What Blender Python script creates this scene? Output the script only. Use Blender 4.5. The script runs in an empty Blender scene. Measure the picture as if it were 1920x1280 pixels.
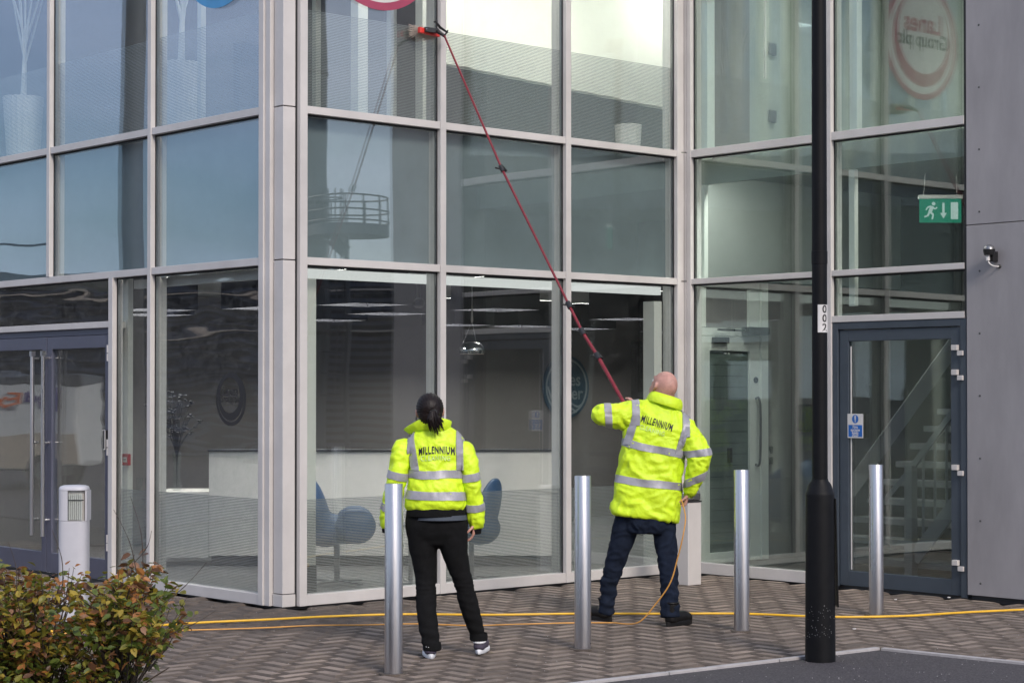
import bpy, bmesh, math, random
import numpy as np
from mathutils import Vector, Matrix, noise as mnoise
from mathutils.bvhtree import BVHTree

random.seed(7)
C = bpy.context.scene.collection
scene = bpy.context.scene
PI = math.pi

# ------------------------------------------------------------------ camera
CAMX, CAMY, CAMZ = -8.67, -12.37, 1.65
DX, DY = 0.666, 0.746            # view direction on the ground
RX, RY = 0.746, -0.666           # to the right of the view
YAW = math.atan2(RY, RX)
FOC = 3640.0
cam_d = bpy.data.cameras.new('camera')
cam = bpy.data.objects.new('camera', cam_d)
C.objects.link(cam)
cam.location = (CAMX, CAMY, CAMZ)
PITCH = math.radians(0.8)
cam.rotation_euler = (PI / 2 + PITCH, 0, YAW)
cam_d.sensor_width = 36.0
cam_d.lens = 36.0 * FOC / 1920.0
cam_d.shift_y = (97 - math.tan(PITCH) * FOC) / 1920.0
cam_d.clip_start = 0.1
cam_d.clip_end = 3000
scene.camera = cam

# ------------------------------------------------------------------ sky, sun, exposure
SUN = Vector((-0.30, -0.86, 0.62)).normalized()
sun_el = math.asin(SUN.z)
sun_az = math.atan2(SUN.x, SUN.y)
world = bpy.data.worlds.new('World')
scene.world = world
world.use_nodes = True
wn = world.node_tree
wn.nodes.clear()
w_out = wn.nodes.new('ShaderNodeOutputWorld')
w_bg = wn.nodes.new('ShaderNodeBackground')
w_sky = wn.nodes.new('ShaderNodeTexSky')
w_sky.sky_type = 'NISHITA'
w_sky.sun_disc = False
w_sky.sun_elevation = sun_el
w_sky.sun_rotation = sun_az
w_sky.air_density = 1.0
w_sky.dust_density = 1.6
w_sky.ozone_density = 2.5
w_tc = wn.nodes.new('ShaderNodeTexCoord')
w_map = wn.nodes.new('ShaderNodeMapping')
w_map.inputs['Scale'].default_value = (1.0, 1.0, 4.5)
w_noise = wn.nodes.new('ShaderNodeTexNoise')
w_noise.inputs['Scale'].default_value = 2.6
w_noise.inputs['Detail'].default_value = 7
w_ramp = wn.nodes.new('ShaderNodeValToRGB')
w_ramp.color_ramp.elements[0].position = 0.36
w_ramp.color_ramp.elements[0].color = (0.04, 0.04, 0.04, 1)
w_ramp.color_ramp.elements[1].position = 0.66
w_ramp.color_ramp.elements[1].color = (0.70, 0.70, 0.70, 1)
w_mix = wn.nodes.new('ShaderNodeMix')
w_mix.data_type = 'RGBA'
w_mix.inputs[7].default_value = (6.9, 7.5, 9.5, 1)       # cloud veil
wn.links.new(w_tc.outputs['Generated'], w_map.inputs['Vector'])
wn.links.new(w_map.outputs[0], w_noise.inputs['Vector'])
wn.links.new(w_noise.outputs['Fac'], w_ramp.inputs[0])
wn.links.new(w_ramp.outputs[0], w_mix.inputs[0])
wn.links.new(w_sky.outputs[0], w_mix.inputs[6])
wn.links.new(w_mix.outputs[2], w_bg.inputs['Color'])
w_bg.inputs['Strength'].default_value = 0.102
wn.links.new(w_bg.outputs[0], w_out.inputs['Surface'])

sun_d = bpy.data.lights.new('sun', 'SUN')
sun_d.energy = 1.5
sun_d.angle = math.radians(14)
sun_d.color = (1.0, 0.91, 0.81)
sun = bpy.data.objects.new('sun', sun_d)
C.objects.link(sun)
sun.rotation_euler = (-SUN).to_track_quat('-Z', 'Y').to_euler()

scene.view_settings.view_transform = 'Standard'
scene.view_settings.look = 'None'
scene.view_settings.gamma = 1
scene.view_settings.exposure = 0.70
scene.view_settings.use_curve_mapping = False
scene.render.engine = 'CYCLES'
scene.cycles.transparent_max_bounces = 32
scene.cycles.max_bounces = 10
scene.cycles.glossy_bounces = 6
scene.cycles.sample_clamp_indirect = 6.0
scene.cycles.use_denoising = True

# ------------------------------------------------------------------ geometry of the view (used to find real positions)
def ray(px):
    r = (px - 960) / FOC
    return DX + r * RX, DY + r * RY
def P(px, py, t):
    a, b = ray(px)
    return Vector((CAMX + t * a, CAMY + t * b, CAMZ + (737 - py) / FOC * t))
def G(px, py, z=0.0):
    t = (CAMZ - z) * FOC / (py - 737)
    p = P(px, py, t); p.z = z
    return p
def onY(px, Y=0.0):                       # X and distance where the sight line meets a plane Y = const
    a, b = ray(px); t = (Y - CAMY) / b
    return CAMX + t * a, t
def onX(px, X=0.0):
    a, b = ray(px); t = (X - CAMX) / a
    return CAMY + t * b, t
def zat(py, t):
    return CAMZ + (737 - py) / FOC * t

# ------------------------------------------------------------------ helpers: objects
def thing(name, label, cat, loc=(0, 0, 0), rotz=0.0, group=None):
    o = bpy.data.objects.new(name, None); C.objects.link(o)
    o.empty_display_size = 0.2
    o.location = loc; o.rotation_euler = (0, 0, rotz)
    return tag(o, label, cat, group)
def tag(o, label=None, cat=None, group=None, kind=None):
    if label: o['label'] = label
    if cat: o['category'] = cat
    if group: o['group'] = group
    if kind: o['kind'] = kind
    return o
def mesh_obj(name, me, parent=None):
    o = bpy.data.objects.new(name, me); C.objects.link(o)
    if parent is not None: o.parent = parent
    return o
def copy_tree(o, parent=None):
    c = o.copy(); C.objects.link(c)
    if parent is not None: c.parent = parent
    for ch in list(o.children): copy_tree(ch, c)
    return c

class MB:
    def __init__(s): s.v = []; s.f = []; s.m = []
    def add(s, vs, fs, mi=0):
        n = len(s.v); s.v += [tuple(p) for p in vs]
        for f in fs: s.f.append([n + i for i in f]); s.m.append(mi)
        return s
    def box(s, x0, x1, y0, y1, z0, z1, mi=0):
        v = [(x0,y0,z0),(x1,y0,z0),(x1,y1,z0),(x0,y1,z0),(x0,y0,z1),(x1,y0,z1),(x1,y1,z1),(x0,y1,z1)]
        return s.add(v, [(0,3,2,1),(4,5,6,7),(0,1,5,4),(1,2,6,5),(2,3,7,6),(3,0,4,7)], mi)
    def bar(s, a, b, w, d, up=(0,0,1), mi=0):        # box along a->b, w across, d along 'up'
        a = Vector(a); b = Vector(b); t = (b - a).normalized(); up = Vector(up)
        x = t.cross(up)
        if x.length < 1e-4: x = t.cross(Vector((0, 1, 0)))
        x.normalize(); y = x.cross(t).normalized()
        v = []
        for p in (a, b):
            for i, j in ((-1,-1),(1,-1),(1,1),(-1,1)): v.append(p + x * (w/2*i) + y * (d/2*j))
        return s.add(v, [(0,1,2,3),(7,6,5,4),(0,4,5,1),(1,5,6,2),(2,6,7,3),(3,7,4,0)], mi)
    def rings(s, rs, cap=True, mi=0, closed=True):
        n = len(rs[0]); b = len(s.v)
        for r in rs: s.v += [tuple(p) for p in r]
        for k in range(len(rs) - 1):
            for i in range(n if closed else n - 1):
                j = (i + 1) % n
                s.f.append([b+k*n+i, b+k*n+j, b+(k+1)*n+j, b+(k+1)*n+i]); s.m.append(mi)
        if cap and closed:
            s.f.append([b+i for i in range(n)][::-1]); s.m.append(mi)
            s.f.append([b+(len(rs)-1)*n+i for i in range(n)]); s.m.append(mi)
        return s
    def tube(s, pts, r, n=10, cap=True, mi=0, rounded=False):
        pts = [Vector(p) for p in pts]
        if not isinstance(r, (list, tuple)): r = [r] * len(pts)
        r = list(r)
        if len(r) != len(pts):
            r = [float(q) for q in np.interp(np.linspace(0, 1, len(pts)), np.linspace(0, 1, len(r)), r)]
        if rounded:
            t0 = (pts[0] - pts[1]).normalized(); t1 = (pts[-1] - pts[-2]).normalized()
            a = [(pts[0] + t0 * (r[0] * math.sin(q)), r[0] * math.cos(q)) for q in (1.45, 1.0, 0.5)]
            b = [(pts[-1] + t1 * (r[-1] * math.sin(q)), r[-1] * math.cos(q)) for q in (0.5, 1.0, 1.45)]
            pts = [q[0] for q in a] + pts + [q[0] for q in b]; r = [q[1] for q in a] + r + [q[1] for q in b]
        rs = []; prev = None
        for i, p in enumerate(pts):
            t = (pts[min(i+1, len(pts)-1)] - pts[max(i-1, 0)]).normalized()
            if prev is None:
                x = t.cross(Vector((0, 0, 1)))
                if x.length < 0.1: x = t.cross(Vector((0, 1, 0)))
            else: x = prev - t * prev.dot(t)
            x.normalize(); prev = x; y = t.cross(x)
            rs.append([p + x * (r[i] * math.cos(2*PI*k/n)) + y * (r[i] * math.sin(2*PI*k/n)) for k in range(n)])
        return s.rings(rs, cap, mi)
    def lathe(s, prof, c=(0,0,0), n=24, mi=0):        # prof: (r, z)
        rs = [[(c[0] + r*math.cos(2*PI*k/n), c[1] + r*math.sin(2*PI*k/n), c[2] + z) for k in range(n)] for r, z in prof]
        return s.rings(rs, True, mi)
    def ell(s, c, rx, ry, rz, n=16, m=10, mi=0, rot=None):
        rs = []
        for j in range(1, m):
            q = -PI/2 + PI*j/m
            rs.append([Vector((rx*math.cos(q)*math.cos(2*PI*k/n), ry*math.cos(q)*math.sin(2*PI*k/n), rz*math.sin(q))) for k in range(n)])
        if rot is not None: rs = [[rot @ p for p in r] for r in rs]
        c = Vector(c)
        return s.rings([[p + c for p in r] for r in rs], True, mi)
    def prism(s, poly, d, fn, mi=0):                   # 2-D polygon, thickness d, fn(u, v, w) -> point
        n = len(poly)
        a = [fn(u, v, 0) for u, v in poly]; b = [fn(u, v, d) for u, v in poly]
        return s.add(a + b, [list(range(n))[::-1], list(range(n, 2*n))] + [(i, (i+1) % n, n+(i+1) % n, n+i) for i in range(n)], mi)
    def mesh(s, name, mats, smooth=False):
        me = bpy.data.meshes.new(name); me.from_pydata(s.v, [], s.f)
        for m in (mats if isinstance(mats, (list, tuple)) else [mats]): me.materials.append(m)
        me.polygons.foreach_set('material_index', s.m)
        if smooth: me.polygons.foreach_set('use_smooth', [True] * len(s.f))
        me.update()
        return me
    def build(s, name, mats, parent=None, smooth=False, bevel=0.0, fix=True):
        me = s.mesh(name, mats, smooth)
        if fix:
            bm = bmesh.new(); bm.from_mesh(me); bmesh.ops.recalc_face_normals(bm, faces=bm.faces); bm.to_mesh(me); bm.free()
        o = mesh_obj(name, me, parent)
        if bevel:
            b = o.modifiers.new('bevel', 'BEVEL'); b.width = bevel; b.segments = 2; b.limit_method = 'ANGLE'
        if smooth and bevel == 0:
            me.polygons.foreach_set('use_smooth', [True] * len(me.polygons))
            try: me.set_sharp_from_angle(angle=math.radians(40))
            except Exception: pass
        return o

def subdiv_pts(pts, k=8):                              # Catmull-Rom
    pts = [Vector(p) for p in pts]; out = []
    for i in range(len(pts) - 1):
        p0 = pts[max(i-1, 0)]; p1 = pts[i]; p2 = pts[i+1]; p3 = pts[min(i+2, len(pts)-1)]
        for j in range(k):
            t = j / k
            out.append(0.5*((2*p1) + (p2-p0)*t + (2*p0-5*p1+4*p2-p3)*t*t + (3*p1-p0-3*p2+p3)*t**3))
    out.append(pts[-1]); return out

# ------------------------------------------------------------------ helpers: materials
def mat(name, col, rough=0.5, metal=0.0, var=0.12, vscale=6.0, bump=0.0, bscale=60.0, spec=0.5, stretch=(1, 1, 1), rvar=0.1, coat=0.0, world_pos=False):
    m = bpy.data.materials.new(name); m.use_nodes = True
    nt = m.node_tree; b = nt.nodes['Principled BSDF']
    b.inputs['Metallic'].default_value = metal
    b.inputs['Specular IOR Level'].default_value = spec
    b.inputs['Coat Weight'].default_value = coat
    tc = nt.nodes.new('ShaderNodeTexCoord'); mp = nt.nodes.new('ShaderNodeMapping')
    mp.inputs['Scale'].default_value = stretch
    if world_pos:
        ge = nt.nodes.new('ShaderNodeNewGeometry'); nt.links.new(ge.outputs['Position'], mp.inputs['Vector'])
    else: nt.links.new(tc.outputs['Object'], mp.inputs['Vector'])
    n1 = nt.nodes.new('ShaderNodeTexNoise'); n1.inputs['Scale'].default_value = vscale; n1.inputs['Detail'].default_value = 6
    n1.inputs['Roughness'].default_value = 0.65
    nt.links.new(mp.outputs[0], n1.inputs['Vector'])
    mx = nt.nodes.new('ShaderNodeMix'); mx.data_type = 'RGBA'
    c = Vector(col[:3])
    mx.inputs[6].default_value = (*(c * (1 - var)), 1); mx.inputs[7].default_value = (*[min(1, q) for q in c * (1 + var)], 1)
    rp = nt.nodes.new('ShaderNodeMapRange'); rp.inputs[1].default_value = 0.3; rp.inputs[2].default_value = 0.7
    nt.links.new(n1.outputs['Fac'], rp.inputs[0]); nt.links.new(rp.outputs[0], mx.inputs[0])
    nt.links.new(mx.outputs[2], b.inputs['Base Color'])
    rr = nt.nodes.new('ShaderNodeMapRange')
    rr.inputs[3].default_value = max(0.02, rough - rvar); rr.inputs[4].default_value = min(1, rough + rvar)
    nt.links.new(n1.outputs['Fac'], rr.inputs[0]); nt.links.new(rr.outputs[0], b.inputs['Roughness'])
    if bump:
        n2 = nt.nodes.new('ShaderNodeTexNoise'); n2.inputs['Scale'].default_value = bscale; n2.inputs['Detail'].default_value = 4
        nt.links.new(mp.outputs[0], n2.inputs['Vector'])
        bp = nt.nodes.new('ShaderNodeBump'); bp.inputs['Strength'].default_value = 1.0; bp.inputs['Distance'].default_value = bump
        nt.links.new(n2.outputs['Fac'], bp.inputs['Height']); nt.links.new(bp.outputs[0], b.inputs['Normal'])
    m['_mix'] = mx.name
    return m

def emit(name, col, strength):
    m = bpy.data.materials.new(name); m.use_nodes = True; nt = m.node_tree
    nt.nodes.remove(nt.nodes['Principled BSDF'])
    e = nt.nodes.new('ShaderNodeEmission'); e.inputs[0].default_value = (*col, 1); e.inputs[1].default_value = strength
    nt.links.new(e.outputs[0], nt.nodes['Material Output'].inputs[0]); return m

def glass(name, tint=(0.925, 0.94, 0.93), f0=0.085, wav=0.006, wscale=1.3, ripple=0.0, refl=(0.95, 0.98, 1.0), dirt=0.03):
    m = bpy.data.materials.new(name); m.use_nodes = True; nt = m.node_tree; L = nt.links
    nt.nodes.remove(nt.nodes['Principled BSDF'])
    out = nt.nodes['Material Output']
    ge = nt.nodes.new('ShaderNodeNewGeometry')
    mp = nt.nodes.new('ShaderNodeMapping'); mp.inputs['Scale'].default_value = (1, 1, 0.8)
    L.new(ge.outputs['Position'], mp.inputs[0])
    nz = nt.nodes.new('ShaderNodeTexNoise'); nz.inputs['Scale'].default_value = wscale; nz.inputs['Detail'].default_value = 1.5
    L.new(mp.outputs[0], nz.inputs['Vector'])
    su = nt.nodes.new('ShaderNodeVectorMath'); su.operation = 'SUBTRACT'; su.inputs[1].default_value = (0.5, 0.5, 0.5)
    L.new(nz.outputs['Color'], su.inputs[0])
    sc = nt.nodes.new('ShaderNodeVectorMath'); sc.operation = 'SCALE'; sc.inputs['Scale'].default_value = wav * 2
    L.new(su.outputs[0], sc.inputs[0])
    last = sc
    if ripple:
        mp2 = nt.nodes.new('ShaderNodeMapping'); mp2.inputs['Scale'].default_value = (1.1, 1.1, 9.0)
        L.new(ge.outputs['Position'], mp2.inputs[0])
        n2 = nt.nodes.new('ShaderNodeTexNoise'); n2.inputs['Scale'].default_value = 1.0; n2.inputs['Detail'].default_value = 1
        L.new(mp2.outputs[0], n2.inputs['Vector'])
        s2 = nt.nodes.new('ShaderNodeVectorMath'); s2.operation = 'SUBTRACT'; s2.inputs[1].default_value = (0.5, 0.5, 0.5)
        L.new(n2.outputs['Color'], s2.inputs[0])
        s3 = nt.nodes.new('ShaderNodeVectorMath'); s3.operation = 'MULTIPLY'; s3.inputs[1].default_value = (ripple*0.3, ripple*0.3, ripple * 2)
        L.new(s2.outputs[0], s3.inputs[0])
        ad = nt.nodes.new('ShaderNodeVectorMath'); L.new(sc.outputs[0], ad.inputs[0]); L.new(s3.outputs[0], ad.inputs[1]); last = ad
    ad = nt.nodes.new('ShaderNodeVectorMath'); L.new(ge.outputs['Normal'], ad.inputs[0]); L.new(last.outputs[0], ad.inputs[1])
    no = nt.nodes.new('ShaderNodeVectorMath'); no.operation = 'NORMALIZE'; L.new(ad.outputs[0], no.inputs[0])
    gl = nt.nodes.new('ShaderNodeBsdfGlossy'); gl.inputs['Roughness'].default_value = 0.0; gl.inputs['Color'].default_value = (*refl, 1)
    L.new(no.outputs[0], gl.inputs['Normal'])
    # Schlick reflectance from the plain normal
    dt = nt.nodes.new('ShaderNodeVectorMath'); dt.operation = 'DOT_PRODUCT'
    L.new(ge.outputs['Normal'], dt.inputs[0]); L.new(ge.outputs['Incoming'], dt.inputs[1])
    ab = nt.nodes.new('ShaderNodeMath'); ab.operation = 'ABSOLUTE'; L.new(dt.outputs['Value'], ab.inputs[0])
    om = nt.nodes.new('ShaderNodeMath'); om.operation = 'SUBTRACT'; om.inputs[0].default_value = 1.0; L.new(ab.outputs[0], om.inputs[1])
    pw = nt.nodes.new('ShaderNodeMath'); pw.operation = 'POWER'; L.new(om.outputs[0], pw.inputs[0]); pw.inputs[1].default_value = 5
    ma = nt.nodes.new('ShaderNodeMath'); ma.operation = 'MULTIPLY_ADD'; L.new(pw.outputs[0], ma.inputs[0])
    ma.inputs[1].default_value = 1 - f0; ma.inputs[2].default_value = f0
    tr = nt.nodes.new('ShaderNodeBsdfTransparent'); tr.inputs[0].default_value = (*tint, 1)
    mi = nt.nodes.new('ShaderNodeMixShader'); L.new(ma.outputs[0], mi.inputs[0]); L.new(tr.outputs[0], mi.inputs[1]); L.new(gl.outputs[0], mi.inputs[2])
    # thin film of dust and droplets
    df = nt.nodes.new('ShaderNodeBsdfDiffuse'); df.inputs[0].default_value = (0.6, 0.6, 0.6, 1)
    nd = nt.nodes.new('ShaderNodeTexNoise'); nd.inputs['Scale'].default_value = 14; nd.inputs['Detail'].default_value = 8; nd.inputs['Roughness'].default_value = 0.8
    L.new(ge.outputs['Position'], nd.inputs['Vector'])
    mr = nt.nodes.new('ShaderNodeMapRange'); mr.inputs[1].default_value = 0.45; mr.inputs[2].default_value = 0.85; mr.inputs[4].default_value = dirt
    L.new(nd.outputs['Fac'], mr.inputs[0])
    m2 = nt.nodes.new('ShaderNodeMixShader'); L.new(mr.outputs[0], m2.inputs[0]); L.new(mi.outputs[0], m2.inputs[1]); L.new(df.outputs[0], m2.inputs[2])
    L.new(m2.outputs[0], out.inputs[0])
    return m

M = {}
M['frame'] = mat('pale_grey_aluminium', (0.535, 0.505, 0.49), 0.42, 0.0, 0.09, 2.2, 0.0004, 300, rvar=0.08)
M['frame_in'] = mat('inner_aluminium', (0.62, 0.62, 0.60), 0.45, 0.0, 0.05, 3)
M['gasket'] = mat('black_gasket', (0.02, 0.02, 0.022), 0.7)
M['cladding'] = mat('grey_cladding_metal', (0.285, 0.270, 0.280), 0.45, 0.0, 0.13, 3.0, 0.0008, 40, stretch=(1, 1, 0.3), rvar=0.12)
M['screw'] = mat('screw_steel', (0.10, 0.10, 0.10), 0.5, 0.6)
M['door'] = mat('blue_grey_door_paint', (0.052, 0.066, 0.085), 0.45, 0.1, 0.1, 5)
M['door_a'] = mat('plum_grey_door_paint', (0.085, 0.088, 0.125), 0.42, 0.1, 0.1, 5)
M['steel'] = mat('brushed_steel', (0.55, 0.53, 0.54), 0.30, 1.0, 0.16, 9, 0.0008, 220, stretch=(1, 1, 0.06), rvar=0.14)
M['steel_dk'] = mat('dark_steel', (0.25, 0.25, 0.26), 0.35, 0.8)
M['white'] = mat('white_paint', (0.72, 0.72, 0.70), 0.5, 0, 0.04, 4)
M['white_wall'] = mat('white_plaster', (0.78, 0.80, 0.74), 0.8, 0, 0.03, 2)
M['light_post'] = mat('pale_post_paint', (0.70, 0.72, 0.68), 0.6, 0, 0.04, 2)
M['grey_wall'] = mat('grey_plaster', (0.21, 0.20, 0.20), 0.85, 0, 0.08, 2)
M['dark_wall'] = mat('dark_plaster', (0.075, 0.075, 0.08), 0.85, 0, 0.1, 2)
M['green_wall'] = mat('pale_green_plaster', (0.36, 0.39, 0.36), 0.85, 0, 0.06, 2)
M['lobby_wall'] = mat('lobby_wall_paint', (0.155, 0.145, 0.14), 0.85, 0, 0.08, 2)
M['desk'] = mat('desk_laminate', (0.70, 0.68, 0.65), 0.5, 0, 0.04, 3)
M['floor_in'] = mat('lobby_floor', (0.12, 0.12, 0.125), 0.4, 0, 0.15, 3)
M['ceiling'] = mat('ceiling_tile', (0.30, 0.31, 0.30), 0.85, 0, 0.05, 3)
M['spandrel'] = mat('spandrel_backing', (0.20, 0.25, 0.27), 0.6, 0, 0.12, 2.0)
M['black'] = mat('black_paint', (0.005, 0.005, 0.006), 0.55, 0.0, 0.3, 12, 0.0005, 90, spec=0.18)
M['blackplastic'] = mat('black_plastic', (0.012, 0.012, 0.013), 0.4)
M['chrome'] = mat('chrome', (0.55, 0.55, 0.55), 0.08, 1.0)
M['blue_seat'] = mat('blue_leather', (0.022, 0.085, 0.21), 0.45, 0, 0.15, 8)
M['red'] = mat('red_plastic', (0.65, 0.04, 0.03), 0.4)
M['callpoint'] = mat('call_point_red', (0.42, 0.02, 0.03), 0.4)
M['pole'] = mat('maroon_pole', (0.20, 0.012, 0.022), 0.35, 0.0, 0.2, 20)
M['hose'] = mat('yellow_hose', (0.75, 0.42, 0.02), 0.5)
M['hose_thin'] = mat('orange_hose', (0.55, 0.26, 0.05), 0.5)
M['stk_red'] = mat('sticker_red', (0.33, 0.05, 0.10), 0.5)
M['stk_white'] = mat('sticker_white', (0.58, 0.56, 0.55), 0.5)
M['stk_blue'] = mat('sticker_blue', (0.06, 0.28, 0.55), 0.5)
M['stk_teal'] = mat('sticker_teal', (0.012, 0.055, 0.09), 0.5)
M['stk_black'] = mat('sticker_black', (0.015, 0.012, 0.012), 0.5)
M['stk_pale'] = mat('sticker_pale', (0.20, 0.25, 0.27), 0.5)
M['sign_blue'] = mat('sign_blue', (0.01, 0.11, 0.42), 0.4)
M['sign_green'] = mat('sign_green', (0.01, 0.30, 0.17), 0.5)
M['concrete'] = mat('edging_concrete', (0.36, 0.34, 0.34), 0.85, 0, 0.15, 14, 0.002, 120)
M['asphalt'] = mat('asphalt', (0.055, 0.048, 0.052), 0.85, 0, 0.85, 75, 0.008, 60, world_pos=True)
M['sand'] = mat('joint_sand', (0.030, 0.025, 0.022), 0.95, 0, 0.3, 30, world_pos=True)
M['navy_clad'] = mat('navy_cladding', (0.11, 0.125, 0.18), 0.6, 0, 0.2, 0.6)
M['navy_dark'] = mat('dark_trim', (0.02, 0.02, 0.026), 0.6)
M['beige'] = mat('beige_render', (0.48, 0.40, 0.31), 0.8)
M['trim_pale'] = mat('pale_trim', (0.60, 0.50, 0.42), 0.6)
M['tower'] = mat('silo_steel', (0.12, 0.13, 0.14), 0.6)
M['rail'] = mat('galvanised_rail', (0.10, 0.10, 0.11), 0.5)
M['lamp_on'] = emit('ceiling_lamp_glow', (1.0, 0.98, 0.93), 30.0)
M['lamp_hot'] = emit('stage_lamp_glow', (0.97, 1.0, 0.90), 15.0)
M['lamp_flood'] = emit('partition_lamp_glow', (1.0, 0.98, 0.88), 46.0)
M['lamp_dim'] = emit('dim_lamp_glow', (1.0, 0.97, 0.92), 12.0)
M['lamp_hot2'] = emit('vestibule_lamp_glow', (0.97, 1.0, 0.95), 40.0)
M['bollard_white'] = mat('bollard_white_paint', (0.46, 0.455, 0.49), 0.45, 0, 0.05, 6)
M['lamp_soft'] = emit('cove_lamp_glow', (0.97, 1.0, 0.98), 0.55)  # added glow for the white bulkhead, which is no lamp
M['sign_glow'] = emit('exit_sign_glow', (0.02, 0.36, 0.22), 0.34)
M['sign_glow_w'] = emit('exit_sign_symbol_glow', (0.6, 0.8, 0.75), 0.45)
M['stair'] = mat('dark_stair_paint', (0.17, 0.17, 0.18), 0.6, 0, 0.1, 4)
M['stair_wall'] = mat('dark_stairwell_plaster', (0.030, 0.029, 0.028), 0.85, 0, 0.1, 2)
M['slat'] = mat('dark_green_slat', (0.10, 0.13, 0.115), 0.6)
M['glassA'] = glass('glass_left_face', f0=0.15, wav=0.005, wscale=1.0, refl=(0.76, 0.87, 1.0))
M['glassA_low'] = glass('glass_left_face_rippled', f0=0.10, wav=0.004, wscale=1.0, ripple=0.012, dirt=0.10)
M['glassB'] = glass('glass_right_face', f0=0.13, wav=0.004, wscale=0.9)
M['glassC'] = glass('glass_return_face', tint=(0.905, 0.94, 0.92), f0=0.12, wav=0.0035, wscale=0.8, refl=(0.93, 1.0, 0.96))
M['glass_in'] = glass('glass_inner', f0=0.04, wav=0.002)
# paving
def paver_mat():
    m = mat('paver_concrete', (0.200, 0.157, 0.128), 0.9, 0, 0.42, 2.2, 0.0035, 190, world_pos=True)
    nt = m.node_tree; b = nt.nodes['Principled BSDF']; L = nt.links
    mx = nt.nodes[m['_mix']]
    ge = nt.nodes.new('ShaderNodeNewGeometry'); oi = nt.nodes.new('ShaderNodeObjectInfo')
    ad = nt.nodes.new('ShaderNodeMath'); L.new(ge.outputs['Random Per Island'], ad.inputs[0]); L.new(oi.outputs['Random'], ad.inputs[1])
    fr = nt.nodes.new('ShaderNodeMath'); fr.operation = 'FRACT'; L.new(ad.outputs[0], fr.inputs[0])
    mr = nt.nodes.new('ShaderNodeMapRange'); mr.inputs[3].default_value = 0.70; mr.inputs[4].default_value = 1.25; L.new(fr.outputs[0], mr.inputs[0])
    # fine speckle
    n = nt.nodes.new('ShaderNodeTexNoise'); n.inputs['Scale'].default_value = 260; n.inputs['Detail'].default_value = 3; L.new(ge.outputs['Position'], n.inputs['Vector'])
    m2 = nt.nodes.new('ShaderNodeMapRange'); m2.inputs[1].default_value = 0.3; m2.inputs[2].default_value = 0.7; m2.inputs[3].default_value = 0.72; m2.inputs[4].default_value = 1.25; L.new(n.outputs['Fac'], m2.inputs[0])
    k = nt.nodes.new('ShaderNodeMath'); k.operation = 'MULTIPLY'; L.new(mr.outputs[0], k.inputs[0]); L.new(m2.outputs[0], k.inputs[1])
    # wet patch by the corner of the building
    ds = nt.nodes.new('ShaderNodeVectorMath'); ds.operation = 'DISTANCE'; ds.inputs[1].default_value = (-0.35, -0.25, 0)
    mp = nt.nodes.new('ShaderNodeMapping'); mp.inputs['Scale'].default_value = (1, 1, 1); L.new(ge.outputs['Position'], ds.inputs[0])
    nn = nt.nodes.new('ShaderNodeTexNoise'); nn.inputs['Scale'].default_value = 1.7; nn.inputs['Detail'].default_value = 5; L.new(ge.outputs['Position'], nn.inputs['Vector'])
    a2 = nt.nodes.new('ShaderNodeMath'); a2.operation = 'MULTIPLY_ADD'; a2.inputs[1].default_value = -1.8; L.new(nn.outputs['Fac'], a2.inputs[0]); L.new(ds.outputs['Value'], a2.inputs[2])
    w = nt.nodes.new('ShaderNodeMapRange'); w.inputs[1].default_value = 0.0; w.inputs[2].default_value = 0.8; w.inputs[3].default_value = 0.42; w.inputs[4].default_value = 1.0; L.new(a2.outputs[0], w.inputs[0])
    k2 = nt.nodes.new('ShaderNodeMath'); k2.operation = 'MULTIPLY'; L.new(k.outputs[0], k2.inputs[0]); L.new(w.outputs[0], k2.inputs[1])
    vm = nt.nodes.new('ShaderNodeVectorMath'); vm.operation = 'SCALE'; L.new(mx.outputs[2], vm.inputs[0]); L.new(k2.outputs[0], vm.inputs['Scale'])
    L.new(vm.outputs[0], b.inputs['Base Color'])
    return m
M['paver'] = paver_mat()
M['paver_edge'] = mat('grimy_paver_edge', (0.096, 0.075, 0.061), 0.95, 0, 0.5, 5, 0.003, 160, world_pos=True)  # darker paver colour carrying painted shade for chamfers and bollard feet
# glass film of fine horizontal lines
def film_mat():
    m = bpy.data.materials.new('lined_window_film'); m.use_nodes = True; nt = m.node_tree; L = nt.links
    b = nt.nodes['Principled BSDF']; b.inputs['Base Color'].default_value = (0.26, 0.28, 0.28, 1); b.inputs['Roughness'].default_value = 0.8
    ge = nt.nodes.new('ShaderNodeNewGeometry'); sx = nt.nodes.new('ShaderNodeSeparateXYZ'); L.new(ge.outputs['Position'], sx.inputs[0])
    mu = nt.nodes.new('ShaderNodeMath'); mu.operation = 'MULTIPLY'; mu.inputs[1].default_value = 1 / 0.0125; L.new(sx.outputs['Z'], mu.inputs[0])
    fr = nt.nodes.new('ShaderNodeMath'); fr.operation = 'FRACT'; L.new(mu.outputs[0], fr.inputs[0])
    lt = nt.nodes.new('ShaderNodeMath'); lt.operation = 'LESS_THAN'; lt.inputs[1].default_value = 0.5; L.new(fr.outputs[0], lt.inputs[0])
    tr = nt.nodes.new('ShaderNodeBsdfTransparent'); mi = nt.nodes.new('ShaderNodeMixShader')
    L.new(lt.outputs[0], mi.inputs[0]); L.new(tr.outputs[0], mi.inputs[1]); L.new(b.outputs[0], mi.inputs[2])
    L.new(mi.outputs[0], nt.nodes['Material Output'].inputs[0]); return m
M['film'] = film_mat()

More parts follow.
